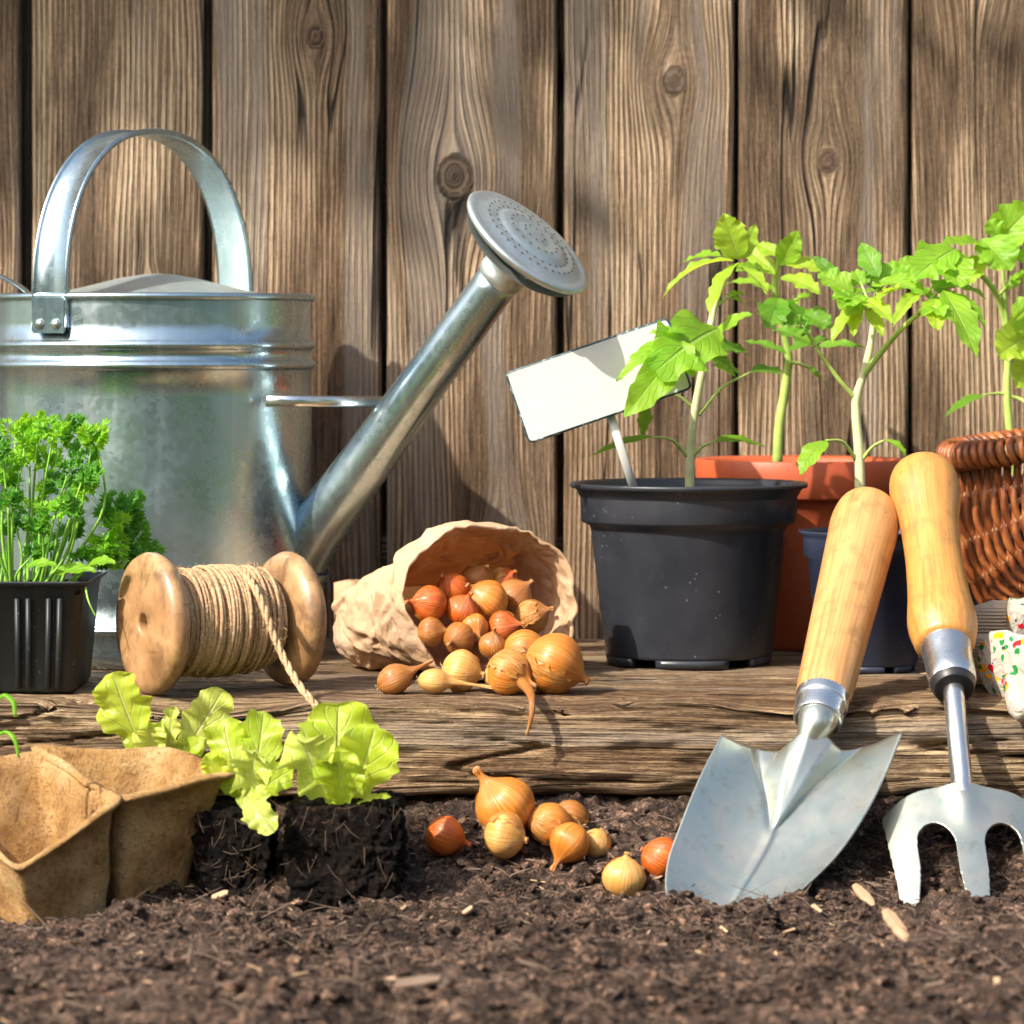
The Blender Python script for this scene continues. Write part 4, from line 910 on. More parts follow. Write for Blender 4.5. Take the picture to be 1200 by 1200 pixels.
lf(ta, (800, 402, -.115), (731, 489, -.14), 50, (.25, -.95, .25), 'tom', arch=.12, teeth=3, amp=.35, pa=.8)
lf(ta, (796, 398, -.115), (812, 443, -.13), 30, (.2, -1, .2), 'tom', arch=.05, teeth=3)
lf(ta, (800, 388, -.115), (760, 392, -.12), 20, (0, -.5, .9), 'tom', arch=.1)
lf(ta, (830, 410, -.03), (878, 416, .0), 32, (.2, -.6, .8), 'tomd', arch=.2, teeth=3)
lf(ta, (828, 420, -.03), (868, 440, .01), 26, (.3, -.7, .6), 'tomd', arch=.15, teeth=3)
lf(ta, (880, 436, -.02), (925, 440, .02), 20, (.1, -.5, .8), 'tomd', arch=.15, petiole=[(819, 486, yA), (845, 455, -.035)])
lf(ta, (862, 442, -.03), (835, 428, -.04), 18, (0, -.6, .8), 'tom', arch=.15)
lf(ta, (765, 512, -.06), (690, 537, -.09), 14, (-.1, -.6, .9), 'tom', arch=.12, teeth=0, petiole=[(807, 537, yA), (788, 516, -.052)])
lf(ta, (838, 517, -.05), (897, 524, -.03), 18, (.1, -.5, .9), 'tom', arch=.14, teeth=0, petiole=[(811, 536, yA), (822, 524, -.048)])
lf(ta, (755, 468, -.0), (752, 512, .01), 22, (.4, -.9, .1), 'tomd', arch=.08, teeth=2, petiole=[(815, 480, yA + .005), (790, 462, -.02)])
yB = .10
tb = thing('tomato_seedling', 'dimmer tomato seedling in the terracotta coloured pot between its two neighbours', 'tomato seedling', (P(911, 540, yB).x, yB, .131), TG)
stemobj(tb, [(911, 548, yB), (913, 500, yB), (921, 450, yB), (924, 415, yB - .003), (915, 375, yB - .01), (908, 335, yB - .02), (914, 300, yB - .03)], .0042, .0022, 'stem')
lf(tb, (914, 312, .06), (935, 270, .05), 32, (.2, -1, .2), 'tom', teeth=2, amp=.12)
lf(tb, (908, 322, .07), (868, 290, .09), 28, (-.2, -.8, .7), 'tomy', arch=.15)
lf(tb, (907, 340, .07), (852, 332, .08), 22, (-.1, -.5, .9), 'tom', arch=.2)
lf(tb, (920, 310, .06), (968, 322, .05), 34, (.1, -.6, .8), 'tomy', arch=.2)
lf(tb, (915, 325, .05), (962, 345, .03), 34, (.2, -.7, .7), 'tomy', arch=.15)
lf(tb, (912, 300, .06), (884, 286, .07), 22, (0, -.8, .6), 'tomy')
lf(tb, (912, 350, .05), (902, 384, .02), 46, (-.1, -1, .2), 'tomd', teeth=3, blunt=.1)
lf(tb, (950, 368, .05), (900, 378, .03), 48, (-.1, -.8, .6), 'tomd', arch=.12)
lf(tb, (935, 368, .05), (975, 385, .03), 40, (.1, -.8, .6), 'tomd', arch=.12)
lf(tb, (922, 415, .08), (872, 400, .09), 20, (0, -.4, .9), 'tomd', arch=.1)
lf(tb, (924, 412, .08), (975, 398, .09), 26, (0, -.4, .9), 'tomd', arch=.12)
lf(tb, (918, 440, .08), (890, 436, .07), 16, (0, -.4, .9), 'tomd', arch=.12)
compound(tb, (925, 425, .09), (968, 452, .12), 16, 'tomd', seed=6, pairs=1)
yC = -.10
tc = thing('tomato_seedling', 'bright tomato seedling in the small navy pot with a forked pale stem', 'tomato seedling', (P(1006, 580, yC).x, yC, .089), TG)
stemobj(tc, [(1007, 628, yC), (1008, 575, yC), (1006, 520, yC), (1003, 472, yC), (1013, 435, yC), (1020, 405, yC), (1023, 380, yC), (1022, 362, yC)], .0044, .0018, 'stemw')
stemobj(tc, [(1002, 466, yC), (985, 447, yC - .004), (965, 420, yC - .01), (955, 406, yC - .012)], .0019, .0012, 'stem', 'branch')
stemobj(tc, [(1012, 440, yC), (1035, 410, yC - .01), (1062, 380, yC - .02), (1088, 360, yC - .03)], .0025, .0015, 'stem', 'branch')
yC = -.12
for a in [((1020, 355, -.12), (974, 406, -.14), 26, (-.6, -.6, .5), 'tomy', .3, 4), ((1030, 325, -.11), (1008, 284, -.09), 32, (-.2, -1, .2), 'tomd', .1, 2), ((1000, 345, -.11), (958, 322, -.10), 40, (-.2, -.7, .8), 'tom', .2, 3),
          ((1005, 345, -.12), (985, 362, -.15), 46, (-.1, -.8, .6), 'tom', .1, 3), ((985, 330, -.10), (952, 300, -.09), 20, (-.3, -.8, .5), 'tomd', .1, 2), ((1010, 350, -.13), (1045, 380, -.16), 30, (.2, -.8, .6), 'tomy', .2, 3), ((1020, 335, -.10), (1068, 318, -.10), 44, (.1, -.6, .8), 'tom', .2, 4), ((1030, 330, -.12), (1085, 345, -.14), 40, (.1, -.6, .8), 'tom', .15, 4),
          ((955, 408, -.11), (1014, 408, -.12), 20, (0, -.5, .9), 'tomd', .15, 3), ((957, 406, -.11), (905, 386, -.10), 34, (0, -.5, .9), 'tomd', .12, 3), ((1105, 340, -.14), (1144, 420, -.18), 46, (.35, -.95, .3), 'tom', .12, 4), ((1095, 350, -.14), (1098, 388, -.17), 38, (0, -1, .3), 'tomy', .1, 3), ((1080, 340, -.13), (1046, 384, -.16), 22, (-.3, -.8, .4), 'tomy', .25, 4), ((1090, 338, -.13), (1155, 350, -.13), 30, (.1, -.4, .9), 'tom', .25, 4), ((1115, 345, -.14), (1154, 384, -.15), 26, (.5, -.7, .5), 'tom', .2, 4),
          ((1120, 292, -.12), (1068, 330, -.14), 62, (-.2, -.9, .5), 'tom', .15, 3), ((1110, 300, -.12), (1125, 338, -.15), 60, (.1, -1, .3), 'tom', .1, 3), ((1040, 335, -.10), (1075, 300, -.09), 30, (.1, -.6, .7), 'tom', .1, 3), ((1015, 360, -.12), (1035, 395, -.14), 22, (.3, -1, .2), 'tomy', .1, 3), ((1005, 352, -.12), (1000, 395, -.14), 24, (-.3, -1, .2), 'tomy', .1, 3)]:
    lf(tc, a[0], a[1], a[2], a[3], a[4], arch=a[5], teeth=a[6])
for b_, e_, sz, mt, sd_ in (((1020, 362, -.11), (1000, 318, -.09), 24, 'tom', 31), ((1022, 360, -.12), (1052, 338, -.15), 26, 'tomy', 32), ((1075, 368, -.13), (1120, 330, -.12), 28, 'tom', 33), ((1020, 365, -.12), (975, 350, -.14), 26, 'tom', 34), ((1086, 360, -.13), (1105, 372, -.17), 26, 'tom', 35), ((1022, 362, -.10), (1040, 310, -.08), 22, 'tomd', 36), ((955, 406, -.112), (930, 372, -.12), 24, 'tomd', 37)):
    compound(tc, b_, e_, sz, mt, seed=sd_, pairs=2, droop=.2)
lf(tc, (968, 516, -.12), (938, 557, -.14), 30, (-.5, -.8, .5), 'tom', arch=.22, teeth=0, fold=.12, petiole=[(1004, 541, -.10), (988, 518, -.11)])
lf(tc, (1036, 516, -.11), (1062, 536, -.12), 16, (.4, -.5, .8), 'tom', arch=.25, teeth=0, petiole=[(1009, 541, -.10), (1022, 524, -.105)])
yD = .13
td = thing('tomato_seedling', 'tomato seedling behind the wicker basket at the right edge', 'tomato seedling', (P(1190, 560, yD).x, yD, .119), TG)
stemobj(td, [(1186, 600, yD), (1184, 520, yD), (1180, 460, yD), (1181, 400, yD), (1170, 350, yD - .01), (1150, 322, yD - .03), (1128, 304, yD - .05)], .0038, .002, 'stem')
stemobj(td, [(1181, 400, yD), (1178, 350, yD - .01), (1175, 310, yD - .02)], .002, .0015, 'stem', 'branch')
for a in [((1165, 290, .06), (1212, 240, .05), 62, (.1, -.9, .5), 'tom', .15, 4), ((1150, 280, .05), (1185, 318, .03), 60, (.1, -.95, .4), 'tom', .1, 4), ((1170, 278, .05), (1158, 258, .05), 30, (0, -1, .4), 'tom', .1, 3), ((1165, 295, .06), (1100, 290, .03), 40, (-.1, -.5, .9), 'tom', .2, 4), ((1150, 300, .06), (1132, 335, .04), 30, (-.1, -1, .2), 'tomy', .1, 3), ((1182, 385, .12), (1216, 350, .10), 40, (.2, -.7, .7), 'tom', .2, 4), ((1185, 395, .11), (1225, 372, .08), 30, (.2, -.9, .4), 'tom', .2, 4), ((1205, 395, .10), (1168, 418, .07), 60, (-.1, -1, .3), 'tomy', .1, 3), ((1205, 418, .10), (1190, 455, .08), 44, (.3, -1, .2), 'tomy', .1, 3), ((1152, 463, .12), (1107, 488, .10), 15, (-.2, -.6, .8), 'tomd', .12, 0), ((1188, 300, .05), (1230, 310, .04), 40, (.1, -.7, .7), 'tom', .15, 4)]:
    lf(td, a[0], a[1], a[2], a[3], a[4], arch=a[5], teeth=a[6], amp=.38 if a[6] else 0, petiole=[(1181, 462, yD), (1168, 461, yD - .003)] if a[0][0] == 1152 else None)
for q in ((1215, 480, .12), ): stemobj(td, [(1181, 464, yD), (1196, 468, yD), q], .0016, .0012, 'stem', 'branch')

# ================================================================ parsley
par = thing('parsley_plant', 'bushy bright green parsley growing in the black tray', 'parsley', (trx, -.23, .07))
rp = random.Random(21)
def sprig(mb, c, d, up, size, n=9):
    """curly frond: fans of toothed lobes"""
    d = d.normalized(); up = up.normalized(); sd = d.cross(up).normalized()
    for i in range(n):
        s = (i // 2) / (n / 2); q = 0 if i == n - 1 else (-1 if i % 2 else 1)
        o = c + d * size * (.15 + .75 * s) + sd * q * size * .12
        dir_ = (d * (.5 + .5 * s) + sd * q * (1 - .3 * s) + up * rp.uniform(-.3, .5)).normalized() if q else d
        nn = (up + V(rp.gauss(0, .5), rp.gauss(0, .5), rp.gauss(0, .3))).normalized(); s2 = dir_.cross(nn).normalized(); nn = s2.cross(dir_)
        L = size * rp.uniform(.38, .58) * (1.1 - .35 * s); pts = [o]; k = 13
        for j in range(k):
            a = -1.25 + 2.5 * j / (k - 1); r = L * (1 - .12 * abs(a)) * (1.0 if j % 2 else .66)
            pts.append(o + dir_ * math.cos(a) * r + s2 * math.sin(a) * r * .85 + nn * (L * .28 * math.cos(3 * a + i) * (r / L) + rp.uniform(-.06, .06) * L))
        mid = [o + (p - o) * .5 + nn * L * .06 for p in pts[1:]]
        v = pts + mid; f = []
        for j in range(k - 1): f.append((0, k + 1 + j, k + 2 + j)); f.append((k + 1 + j, 1 + j, 2 + j, k + 2 + j))
        mb.add(v, f, [(.3 + .02 * (x % 7), .3) for x in range(len(v))])
tips = []
rows = [(3, 528), (18, 508), (45, 500), (62, 506), (88, 508), (108, 515), (30, 515), (70, 520), (98, 530), (8, 545), (35, 540), (55, 545), (80, 548), (104, 552), (22, 565), (48, 572), (75, 570), (100, 575), (-10, 560), (-18, 530), (10, 590), (38, 595), (64, 598), (88, 600), (20, 615), (50, 620), (78, 625), (-5, 600), (95, 560), (115, 518), (-30, 560), (-40, 590), (5, 625), (60, 640), (90, 650), (110, 655), (35, 648)]
for i, (px, py) in enumerate(rows):
    y = -.24 + rp.uniform(-.045, .045); bx = 15 + (px - 15) * .55 + rp.uniform(-12, 12)
    tip = P(px, py + 6, y); base = P(bx, 692, y * .5 - .115); midp = (base + tip) / 2 + V(rp.uniform(-.006, .006), rp.uniform(-.01, .01), 0)
    if i == 29: midp = P(120, 600, y)
    mb = MB(); v, f, u = tube(cat([base, midp, tip], 12), [.0013 - .00006 * q for q in range(12)], 6); mb.add(v, f, u); st = mb.build('stem', M['pstem'], par)
    mb = MB(); d0 = (tip - midp).normalized()
    for q in range(3):
        d = (d0 * .55 + V(rp.uniform(-1, 1), rp.uniform(-.7, .5), rp.uniform(-.2, .5))).normalized(); sprig(mb, tip, d, V(rp.uniform(-.3, .3), -.45, .9), rp.uniform(.013, .019))
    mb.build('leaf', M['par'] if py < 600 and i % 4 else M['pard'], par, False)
for px, py, dx, w in ((105, 672, 42, 24), (60, 665, 30, 18), (128, 662, 25, 20)):      # smooth seed leaves at the rim
    lf(par, (px - dx, py, -.275), (px + 8, py - 2, -.285), w, (0, -.6, .9), 'par', arch=.15, teeth=0, name='leaf')
for px, py, y, sz in ((135, 610, -.20, .026), (150, 622, -.19, .026), (158, 640, -.20, .024), (140, 645, -.21, .022), (122, 625, -.22, .026), (128, 640, -.23, .022), (150, 600, -.18, .020), (145, 660, -.21, .02)):
    tip = P(px, py, y); base = P(78, 692, -.225); mb = MB(); v, f, u = tube(cat([base, P(100, 668, y), tip], 10), .0009, 6); mb.add(v, f, u); mb.build('stem', M['pstem'], par)
    mb = MB()
    for q in range(3): sprig(mb, tip, V(rp.uniform(-.6, 1), rp.uniform(-.6, .3), rp.uniform(-.5, .8)), V(0, -.6, .7), sz * .8)
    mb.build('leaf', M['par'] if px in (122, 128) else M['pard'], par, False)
stemobj(par, [(100, 688, -.285), (104, 705, -.292), (112, 722, -.293)], .0008, .0005, 'pstem')

# ================================================================ lettuce seedlings
def plug(t, x0, x1, y0, y1, zt, taper, seed):
    n = 56; mb = MB(); cx, cy = (x0 + x1) / 2, (y0 + y1) / 2; hx, hy = (x1 - x0) / 2, (y1 - y0) / 2; zb = -.13
    import itertools
    idx = {}; 
    def vert(i, j, k):
        key = (i, j, k)
        if key not in idx:
            u, v, w = i / n * 2 - 1, j / n * 2 - 1, k / n
            q = V(u, v, w * 2 - 1); mx = max(abs(u), abs(v), abs(w * 2 - 1)); l = q.length
            q = q * (.80 + .20 * mx * 1.25 / l) if l > 0 else q
            s = 1 - taper * (1 - w); p = V(cx + q.x * hx * s, cy + q.y * hy * s, zb + (q.z + 1) / 2 * (zt - zb))
            p += V(q.x, q.y, q.z * .6) * (.004 * noise.noise(p * 45 + V(seed, 0, 0)) + .0028 * noise.noise(p * 180) + .0022 * noise.noise(p * 420))
            idx[key] = len(mb.v); mb.v.append(p); mb.uv.append((0, 0))
        return idx[key]
    for a in range(n):
        for b in range(n):
            for s in (0, n):
                q = [vert(s, a, b), vert(s, a + 1, b), vert(s, a + 1, b + 1), vert(s, a, b + 1)]; mb.f.append(tuple(q if s else q[::-1]))
                q = [vert(a, s, b), vert(a, s, b + 1), vert(a + 1, s, b + 1), vert(a + 1, s, b)]; mb.f.append(tuple(q if s else q[::-1]))
                q = [vert(a, b, s), vert(a + 1, b, s), vert(a + 1, b + 1, s), vert(a, b + 1, s)]; mb.f.append(tuple(q if s else q[::-1]))
    o = mb.build('soil_plug', M['plug'], t); mb = MB(); r = random.Random(seed)
    for i in range(60):
        w = r.random() ** .6; a = r.uniform(-1, 1); s = 1 - taper * (1 - w); p = V(cx + a * hx * s, y0 - .001 + hy * (1 - s), zb + w * (zt - zb)) if r.random() < .7 else V(x1 - hx * (1 - s), cy + a * hy, zb + w * (zt - zb))
        d = V(r.uniform(-1, 1), r.uniform(-.6, .1), r.uniform(-1, 1)).normalized(); l = r.uniform(.004, .016)
        v, f, u = tube([p, p + d * l * .5 + V(0, -.001, -.001), p + d * l], [.00016, .00015, .0001], 4, False); mb.add(v, f, u)
    mb.build('roots', M['fibre'], o)
def let(t, base, tip, w, up, mat='let', **k):
    b, e = P(*base), P(*tip); mb = MB(); v, f, u = leafgeo(b, e, w * S(base[2]), V(*up), arch=k.get('arch', .1), fold=k.get('fold', .25), teeth=5, amp=.07, wavy=True, rnded=True, pa=k.get('pa', .95), pb=.62, ruf=k.get('ruf', .16), rf=k.get('rf', 3.), nS=44, nT=14, seed=rnd.random(), twist=k.get('twist', 0), fwd=.15, curl=k.get('curl', 0), blunt=k.get('blunt', .1)); mb.add(v, f, u); o = mb.build('leaf', M[mat], t); return o
LG = 'lettuce seedlings between the peat pots and the shelf'
l1 = thing('lettuce_seedling', 'lettuce seedling rising behind the peat pots, its leaves spread far apart', 'lettuce seedling', (P(185, 950, -.375).x, -.34, -.08), LG)
plug(l1, P(150, 900, -.34).x, P(235, 900, -.34).x, -.356, -.326, -.058, .1, 4)
let(l1, (176, 900, -.345), (132, 788, -.352), 74, (-.3, -.9, .1), 'let', ruf=.12, blunt=.16, arch=.05)
let(l1, (176, 900, -.348), (176, 846, -.36), 44, (.1, -.9, .3), 'lety', ruf=.2)
let(l1, (200, 905, -.345), (262, 808, -.35), 58, (.3, -.9, .1), 'lety', ruf=.14, blunt=.2, fold=.15)
let(l1, (196, 900, -.345), (204, 828, -.355), 30, (-.3, -.9, .1), 'lety', ruf=.2)
let(l1, (190, 905, -.345), (240, 866, -.355), 26, (0, -.8, .5), 'let', ruf=.1)
l2 = thing('lettuce_seedling', 'lettuce seedling on the shaded soil plug beside the peat pot, one leaf drooping', 'lettuce seedling', (P(275, 1000, -.42).x, -.42, -.12), LG)
plug(l2, P(226, 1000, -.445).x, P(316, 1000, -.445).x, -.440, -.385, -.060, .14, 9)
let(l2, (290, 945, -.42), (262, 842, -.40), 62, (-.3, -.85, .2), 'let', ruf=.16)
let(l2, (296, 940, -.43), (310, 832, -.40), 58, (.1, -.95, .2), 'let', ruf=.14, rf=2.5)
let(l2, (292, 942, -.44), (300, 878, -.465), 56, (0, -.85, .5), 'lety', ruf=.26, arch=.2)
let(l2, (285, 925, -.44), (322, 975, -.475), 42, (-.35, -.8, .5), 'lety', ruf=.12, arch=.35, twist=.3)
let(l2, (288, 938, -.42), (345, 900, -.44), 40, (.2, -.8, .4), 'let', ruf=.16)
let(l2, (285, 940, -.42), (240, 885, -.43), 36, (-.2, -.8, .4), 'let', ruf=.16)
l3 = thing('lettuce_seedling', 'fullest lettuce seedling with broad upright leaves on the square dark soil plug', 'lettuce seedling', (P(398, 1000, -.42).x, -.42, -.12), LG)
plug(l3, P(334, 1000, -.455).x, P(470, 1000, -.455).x, -.458, -.385, -.054, .06, 15)
let(l3, (398, 948, -.42), (397, 826, -.40), 108, (.0, -.98, .15), 'let', ruf=.10, rf=2., fold=.3, blunt=.3, pa=1.0)
let(l3, (410, 948, -.43), (440, 852, -.44), 84, (.25, -.9, .2), 'let', ruf=.12, rf=1.6, fold=.3, blunt=.2, pa=1.1, twist=-.3)
let(l3, (392, 950, -.44), (352, 858, -.465), 72, (-.35, -.85, .3), 'lety', ruf=.26, rf=2.6, fold=.1, blunt=.15)
let(l3, (400, 950, -.445), (398, 880, -.470), 66, (0, -.85, .4), 'let', ruf=.10, blunt=.2)
let(l3, (404, 952, -.44), (458, 934, -.46), 16, (0, -.5, .9), 'let', ruf=.05, arch=.2)
sg = thing('sprouting_seedling', 'thin green sprout arching over the edge of the peat pot at the left', 'sprout', (P(-15, 900, -.50).x, -.50, -.06))
for q in ([(-14, 900, -.50), (-12, 845, -.50), (2, 816, -.50), (15, 822, -.505), (18, 840, -.51)], [(-14, 900, -.50), (-8, 868, -.50), (6, 858, -.50), (17, 866, -.505), (22, 888, -.51)]):
    p = cat([P(*a) for a in q], 20); v, f, u = tube(p, [.0009 + .0014 * math.sin(PI * i / 19) ** .7 for i in range(20)], 8, up=V(0, 1, 0), flat=.5); mb = MB(); mb.add(v, f, u); mb.build('leaf', M['par'], sg)

# ================================================================ peat pots (a joined pair, tipped towards the viewer)
pp = thing('peat_pot_pair', 'joined pair of empty brown peat pots tipped on the soil at the lower left', 'peat pots', (P(100, 1080, -.48).x, -.46, -.125))
def quadpot(rimc, botc, seed, name):
    """rimc/botc: four corners each; hollow tapered fibre pot"""
    n = 14; th = .0032; def_ = []
    def edgepts(c, r):
        o = []; m = len(c)
        for i in range(4):
            a, b, d = c[i - 1], c[i], c[(i + 1) % 4]; ea = (a - b).normalized(); ed = (d - b).normalized()
            p0, p1 = b + ea * r, b + ed * r
            for k in range(5): t = k / 4; o.append(p0 * (1 - t) ** 2 + b * 2 * t * (1 - t) + p1 * t * t)
            q1 = d + (b - d).normalized() * r
            for k in range(1, n): o.append(p1 + (q1 - p1) * k / n)
        return o
    R0 = edgepts(rimc, .010); B0 = edgepts(botc, .008); k = len(R0); cR = sum(rimc, V(0, 0, 0)) / 4; cB = sum(botc, V(0, 0, 0)) / 4; axn = (cR - cB).normalized()
    mb = MB(); rows = []
    def row(t, off, push=0):
        o = []
        for a, b in zip(R0, B0):
            p = b + (a - b) * t; c = cB + (cR - cB) * t; d = (p - c); d = (d - axn * d.dot(axn)).normalized()
            p = p + d * off + axn * push; p += d * .0025 * noise.noise(p * 50 + V(seed, 0, 0)) + d * .0012 * noise.noise(p * 170) + axn * (.005 * noise.noise(p * 22 + V(0, seed, 0)) if t > .8 else 0) * t; o.append(p)
        return o
    rings = [row(0, -.006, 0), row(.02, 0)] + [row(t / 14, 0) for t in range(1, 13)] + [row(.93, .0005), row(.965, .004), row(.985, .0062), row(1.0, .006, .001), row(1.0, .001, .002), row(.98, -th)] + [row(t / 14, -th) for t in range(12, 1, -1)] + [row(.06, -.010)]
    v, f = rloft(rings, False); m = len(rings)
    v.append(cB + axn * .004); c_ = len(v) - 1; f += [((m - 1) * k + j, (m - 1) * k + (j + 1) % k, c_) for j in range(k)]; v.append(cB); c_ = len(v) - 1; f += [((j + 1) % k, j, c_) for j in range(k)]
    mb.add(v, f); return mb.build(name, M['peat'], pp)
# right pot: rim corners front-left, front-right, back-right, back-left
quadpot([P(140, 938, -.475), P(272, 904, -.425), P(180, 876, -.36), P(40, 874, -.385)], [P(140, 1092, -.458), P(212, 1066, -.425), P(170, 1040, -.38), P(95, 1050, -.40)], 3, 'peat_cell')
quadpot([P(22, 1024, -.535), P(136, 944, -.480), P(46, 884, -.395), P(-90, 905, -.45)], [P(42, 1108, -.505), P(129, 1096, -.465), P(80, 1060, -.42), P(-10, 1070, -.46)], 8, 'peat_cell')
for b_, e_, sz, mt, sd_ in (((1172, 345, .10), (1205, 320, .08), 26, 'tom', 41), ((1150, 322, .09), (1120, 300, .06), 24, 'tom', 42), ((1176, 315, .10), (1190, 275, .08), 26, 'tomy', 43)):
    compound(td, b_, e_, sz, mt, seed=sd_, pairs=2, droop=.2)
for b_, e_, sz, mt, sd_ in (((838, 360, -.04), (872, 345, -.02), 16, 'tom', 51), ((916, 360, .08), (948, 350, .06), 18, 'tom', 52)):
    compound(ta if sd_ == 51 else tb, b_, e_, sz, mt, seed=sd_, pairs=1, droop=.2)
# ================================================================ hand tools
def along(a, b, prof, n=40, seg=40, name='handle', mat='handle', par=None, oval=1.0):
    """prof: (fraction along, radius)"""
    d = (b - a); pr = cat([(x, y, 0) for x, y in prof], n); pr = [(max(0, p[1]), p[0] * d.length) for p in pr]
    mb = MB(); v, f, u = lathe(pr, seg, a, d); u = [(q[0], q[1]) for q in u]; mb.add(v, f, u); return mb.build(name, M[mat], par)
tw = thing('hand_trowel', 'garden trowel with wide steel blade stuck in the soil and plain wooden handle', 'trowel', (P(960, 850, -.34).x, -.34, -.01))
T0, T1 = P(1020, 588, -.172), P(963, 824, -.330)
s0 = S(-.25)
along(T0, T1, [(0, 0), (.003, .010), (.02, .0175), (.06, .0222), (.13, .0245), (.22, .0240), (.4, .0228), (.6, .0215), (.8, .0202), (.93, .0192), (.985, .0182), (1.0, .0165), (1.0, 0)], 60, 48, 'handle', 'handle', tw)
d = (T1 - T0).normalized()
along(T1 - d * .012, T1 + d * .017, [(0, .0155), (.05, .0182), (.4, .0184), (.5, .0178), (.55, .0172), (.9, .0168), (1.0, .0155), (1.0, .010)], 30, 40, 'ferrule', 'steel', tw)
rowsB = [(0.0, (843, 856), (1053, 853), (948, 868)), (.2, (818, 905), (1034, 902), (934, 905)), (.4, (797, 957), (1010, 950), (916, 951)), (.6, (780, 1008), (976, 1000), (892, 1002)), (.8, (780, 1052), (925, 1050), (865, 1048)), (1.0, (795, 1090), (880, 1090), (845, 1092))]
def bl(s, comp):
    k = cat([(r[1][0], r[1][1], 0) for r in rowsB], 61) if comp == 0 else cat([(r[2][0], r[2][1], 0) for r in rowsB], 61) if comp == 1 else cat([(r[3][0], r[3][1], 0) for r in rowsB], 61)
    return k
Ls, Rs, Cs = bl(0, 0), bl(0, 1), bl(0, 2); mb = MB(); NS, NW = 60, 48
y_c = lambda s: -.337 - .125 * s
for i in range(NS + 1):
    s = i / NS; L, R, C_ = Ls[i], Rs[i], Cs[i]
    for j in range(-NW, NW + 1):
        t = j / NW; e = abs(t); E = L if t < 0 else R
        px = C_[0] + (E[0] - C_[0]) * e; py = C_[1] + (E[1] - C_[1]) * e
        py += (1 - s) ** 6 * (16 * math.sin(PI * min(1, e * 1.02)) ** 1.0 - 26 * max(0, 1 - e / .34) ** .9)          # scalloped shoulders and raised neck
        fwd = .026 * e ** 2 * (1 - .45 * s)                                     # scoop: edges come towards the viewer
        wS = .56 * max(0, 1 - s / .50) + .0001                                    # socket: a folded tapering cone
        f1 = max(0, 1 - e / wS); sock = .017 * max(0, 1 - s / .52) ** .8 * min(1, f1 * 1.7)
        groove = -.0022 * math.exp(-((e - wS * 1.08) / .035) ** 2) * sm((.52 - s) / .1)
        rid = .0018 * math.exp(-(e / .05) ** 2) * sm((s - .46) / .06) * sm((1.0 - s) / .3)
        y = y_c(s) - fwd - sock - rid - groove
        q = P(px, py, y_c(s)); q.y = y; mb.v.append(q); mb.uv.append((s, t))
m = 2 * NW + 1; mb.f = [(i * m + j, (i + 1) * m + j, (i + 1) * m + j + 1, i * m + j + 1) for i in range(NS) for j in range(m - 1)]
o = mb.build('blade', M['blade'], tw); mod(o, 'SOLIDIFY', thickness=.0013, offset=0)
nk = MB(); v_, f_, u_ = tube(cat([T1 + d * .010, P(957, 846, -.347), P(948, 866, -.352), P(940, 890, -.357)], 14), [.0145, .0145, .014, .0135, .013, .0125, .0115, .0105, .0095, .0085, .0075, .006, .0045, .003], 24); nk.add(v_, f_, u_); nk.build('neck', M['blade'], tw)
fk = thing('hand_fork', 'weeding fork with three flat steel tines and varnished waisted wooden handle', 'hand fork', (P(1120, 880, -.34).x, -.34, -.01))
F0, F1 = P(1080, 546, -.160), P(1108, 758, -.290)
along(F0, F1, [(0, 0), (.004, .011), (.03, .0195), (.08, .0240), (.15, .0252), (.22, .0240), (.34, .0208), (.5, .0200), (.62, .0205), (.74, .0218), (.83, .0236), (.89, .0240), (.95, .0222), (1.0, .0180), (1.0, 0)], 60, 48, 'handle', 'handle2', fk)
d = (F1 - F0).normalized(); F2 = P(1117, 802, -.322)
along(F1 - d * .008, F2, [(0, .0172), (.03, .0178), (.5, .0165), (1., .0150), (1., .0)], 20, 40, 'ferrule', 'steel', fk)
d2 = (F2 - F1).normalized(); along(F2 - d2 * .003, F2 + d2 * .0055, [(0, .0150), (.2, .0156), (.8, .0140), (1, .0120), (1, 0)], 16, 40, 'collar', 'black', fk)
pts = cat([F2, P(1121, 850, -.345), P(1127, 915, -.366), P(1129, 948, -.379)], 24); mb = MB(); v_, f_, u_ = tube(pts, [.0072] * 16 + [.0074, .0076, .0078, .0076, .0070, .0060, .0048, .003], 24); mb.add(v_, f_, u_); mb.build('shaft', M['steel'], fk)
# head: outline in the fork's own plane, pixel units, then placed on the tilted plane
def tine(x0, x1, xe0, xe1, ytop, yend):
    return [(x0, ytop), (x1, ytop), (xe1, yend), (xe0, yend)]
NG = 150; mb = MB(); import bisect
def inside(px, py):
    cx = 1130
    u = px - cx
    top = 926 + 6 * math.cos(min(1, abs(u) / 30) * PI) * 0 + (0 if abs(u) < 28 else ((abs(u) - 28) / 69) ** 2.3 * 38)
    top += -10 * math.exp(-(u / 24) ** 2)
    if py < top or abs(u) > 97 - 6 * sm((py - 960) / 90) + (0 if py > 950 else 0): return False
    if py < 966: return True
    # openings between the tines (rounded at the top)
    for s_ in (-1, 1):
        v = u * s_; sh = (py - 958) / 100 * 8
        a0, a1 = 16 + sh * .2 + 4, 62 - sh * .1
        a0 = 17; a1 = 60 + sh * .2
        if s_ * 1 == 1: pass
        if a0 < v < a1:
            mid = (a0 + a1) / 2; hw = (a1 - a0) / 2; yt = 966 + 24 * (1 - math.sqrt(max(0, 1 - ((v - mid) / hw) ** 2)))
            return py <= yt
    # tines narrow to their points
    k = sm((py - 1010) / 90)
    if abs(u) <= 17: return abs(u) < 17 * (1 - .5 * k)
    return a1 + 12 * k <= abs(u) < 97 - 12 * k
